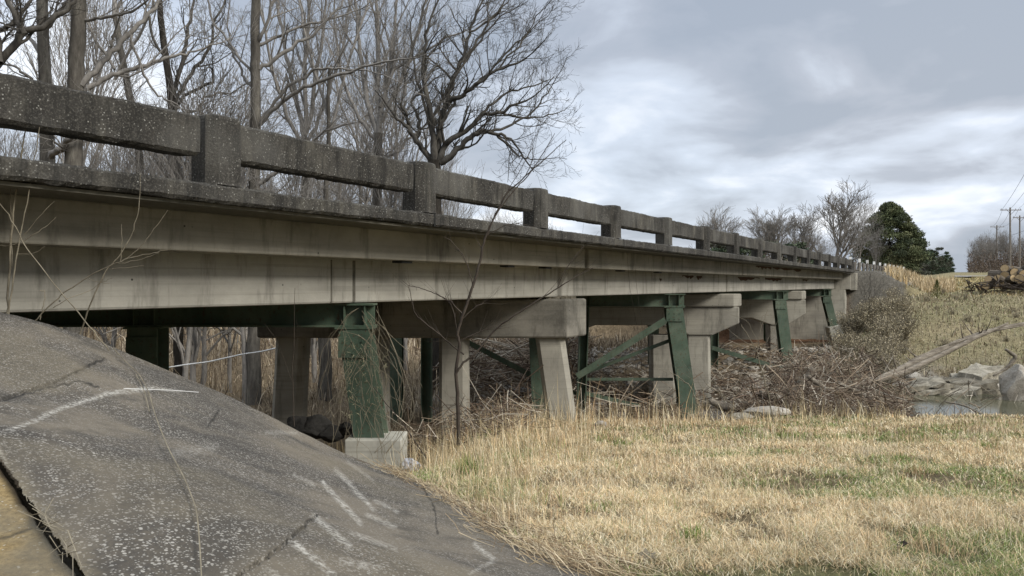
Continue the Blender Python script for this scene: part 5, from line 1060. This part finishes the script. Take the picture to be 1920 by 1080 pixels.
for k in range(26):
    j = R.integers(0, 3); p = Q[j]*(1-(u := R.random()))+Q[j+1]*u+R.normal(0, .01, 3); d = unit(Q[j+1]-Q[j]+R.normal(0, .12, 3)*.5)*R.uniform(.04, .12); mb.tube([p-d, p+d+(0, 0, .01)], [.0016, .001], 3)
tag(mb.build('dry_straw', M['vine']), 'wisps of dry straw caught in the joint of the tan slab', 'straw', kind='stuff')
# white plastic bag near the footing
me = rock_mesh(91, .8, 3); me.materials.append(M['bag']); o = bpy.data.objects.new('plastic_bag', me); COL.objects.link(o); p = W(772, 872, 11.6); o.location = tuple(p); o.scale = (.15, .13, .14); tag(o, 'crumpled pale plastic bag on the ground beside the footing block', 'bag')
for v in me.vertices: v.co = v.co*(1+random.uniform(-.22, .22))

# ------------------------------------------------------------------ log pile at the right
R = np.random.default_rng(5)
spots = [(1856, 536), (1868, 534), (1882, 532), (1898, 536), (1912, 534), (1926, 536), (1862, 526), (1876, 523), (1890, 524), (1905, 522), (1918, 524), (1870, 515), (1884, 514), (1896, 512), (1912, 512), (1930, 515), (1890, 506), (1903, 505), (1921, 505), (1847, 538), (1940, 530), (1945, 520)]
kinds = ['lowest row of the log pile', 'second row of the log pile', 'upper part of the log pile']
for k, (a, b) in enumerate(spots):
    z = 60+R.uniform(-.8, .8); p = W(a, b, z); az = R.normal(1.25 if k % 3 else .5, .55); L_ = R.uniform(.9, 2.0)/2; r = R.uniform(.24, .40); d = np.array([math.cos(az), math.sin(az), R.normal(0, .15)])*L_
    row = 0 if b > 530 else (1 if b > 518 else 2); root = thing('cut_log', p, 'sawn log with bark lying in the '+kinds[row], 'log', 'sawn logs in the '+kinds[row])
    mb = MB(); mb.tube([-d, d*0, d], [r, r*1.02, r*.97], 10, cap=False); mb.build('bark', M['logbark'], root)
    for s in (-1, 1): mb = MB(); mb.tube([s*d*.99, s*d*1.005], [r*.93, r*.93], 10, cap=True); mb.build('cut_face', M['endgrain'], root)
mb = MB()
for i in range(60): p = W(R.uniform(1815, 1940), R.uniform(528, 546), 58+R.uniform(0, 1)); d = unit(R.normal(0, 1, 3)*np.array([1, 1, .4]))*R.uniform(.3, 1.0); mb.tube([p-d, p, p+d], [.05, .04, .015], 5)
tag(mb.build('trimmings', M['darktwig']), 'dark limb trimmings scattered around the log pile', 'branches', kind='stuff')
# pale driveway strip behind the log pile
mb = MB(); V = []
for t in np.linspace(0, 1, 12):
    x0, x1 = 108-58*0, 0
    for zz in (118, 126): xq = (1790-960)*zz/F+t*22; V.append((xq, zz, float(T(xq, zz))+.25))
mb.add(V, grid_faces(12, 2)); tag(mb.build('driveway', M['gravel']), kind='structure')
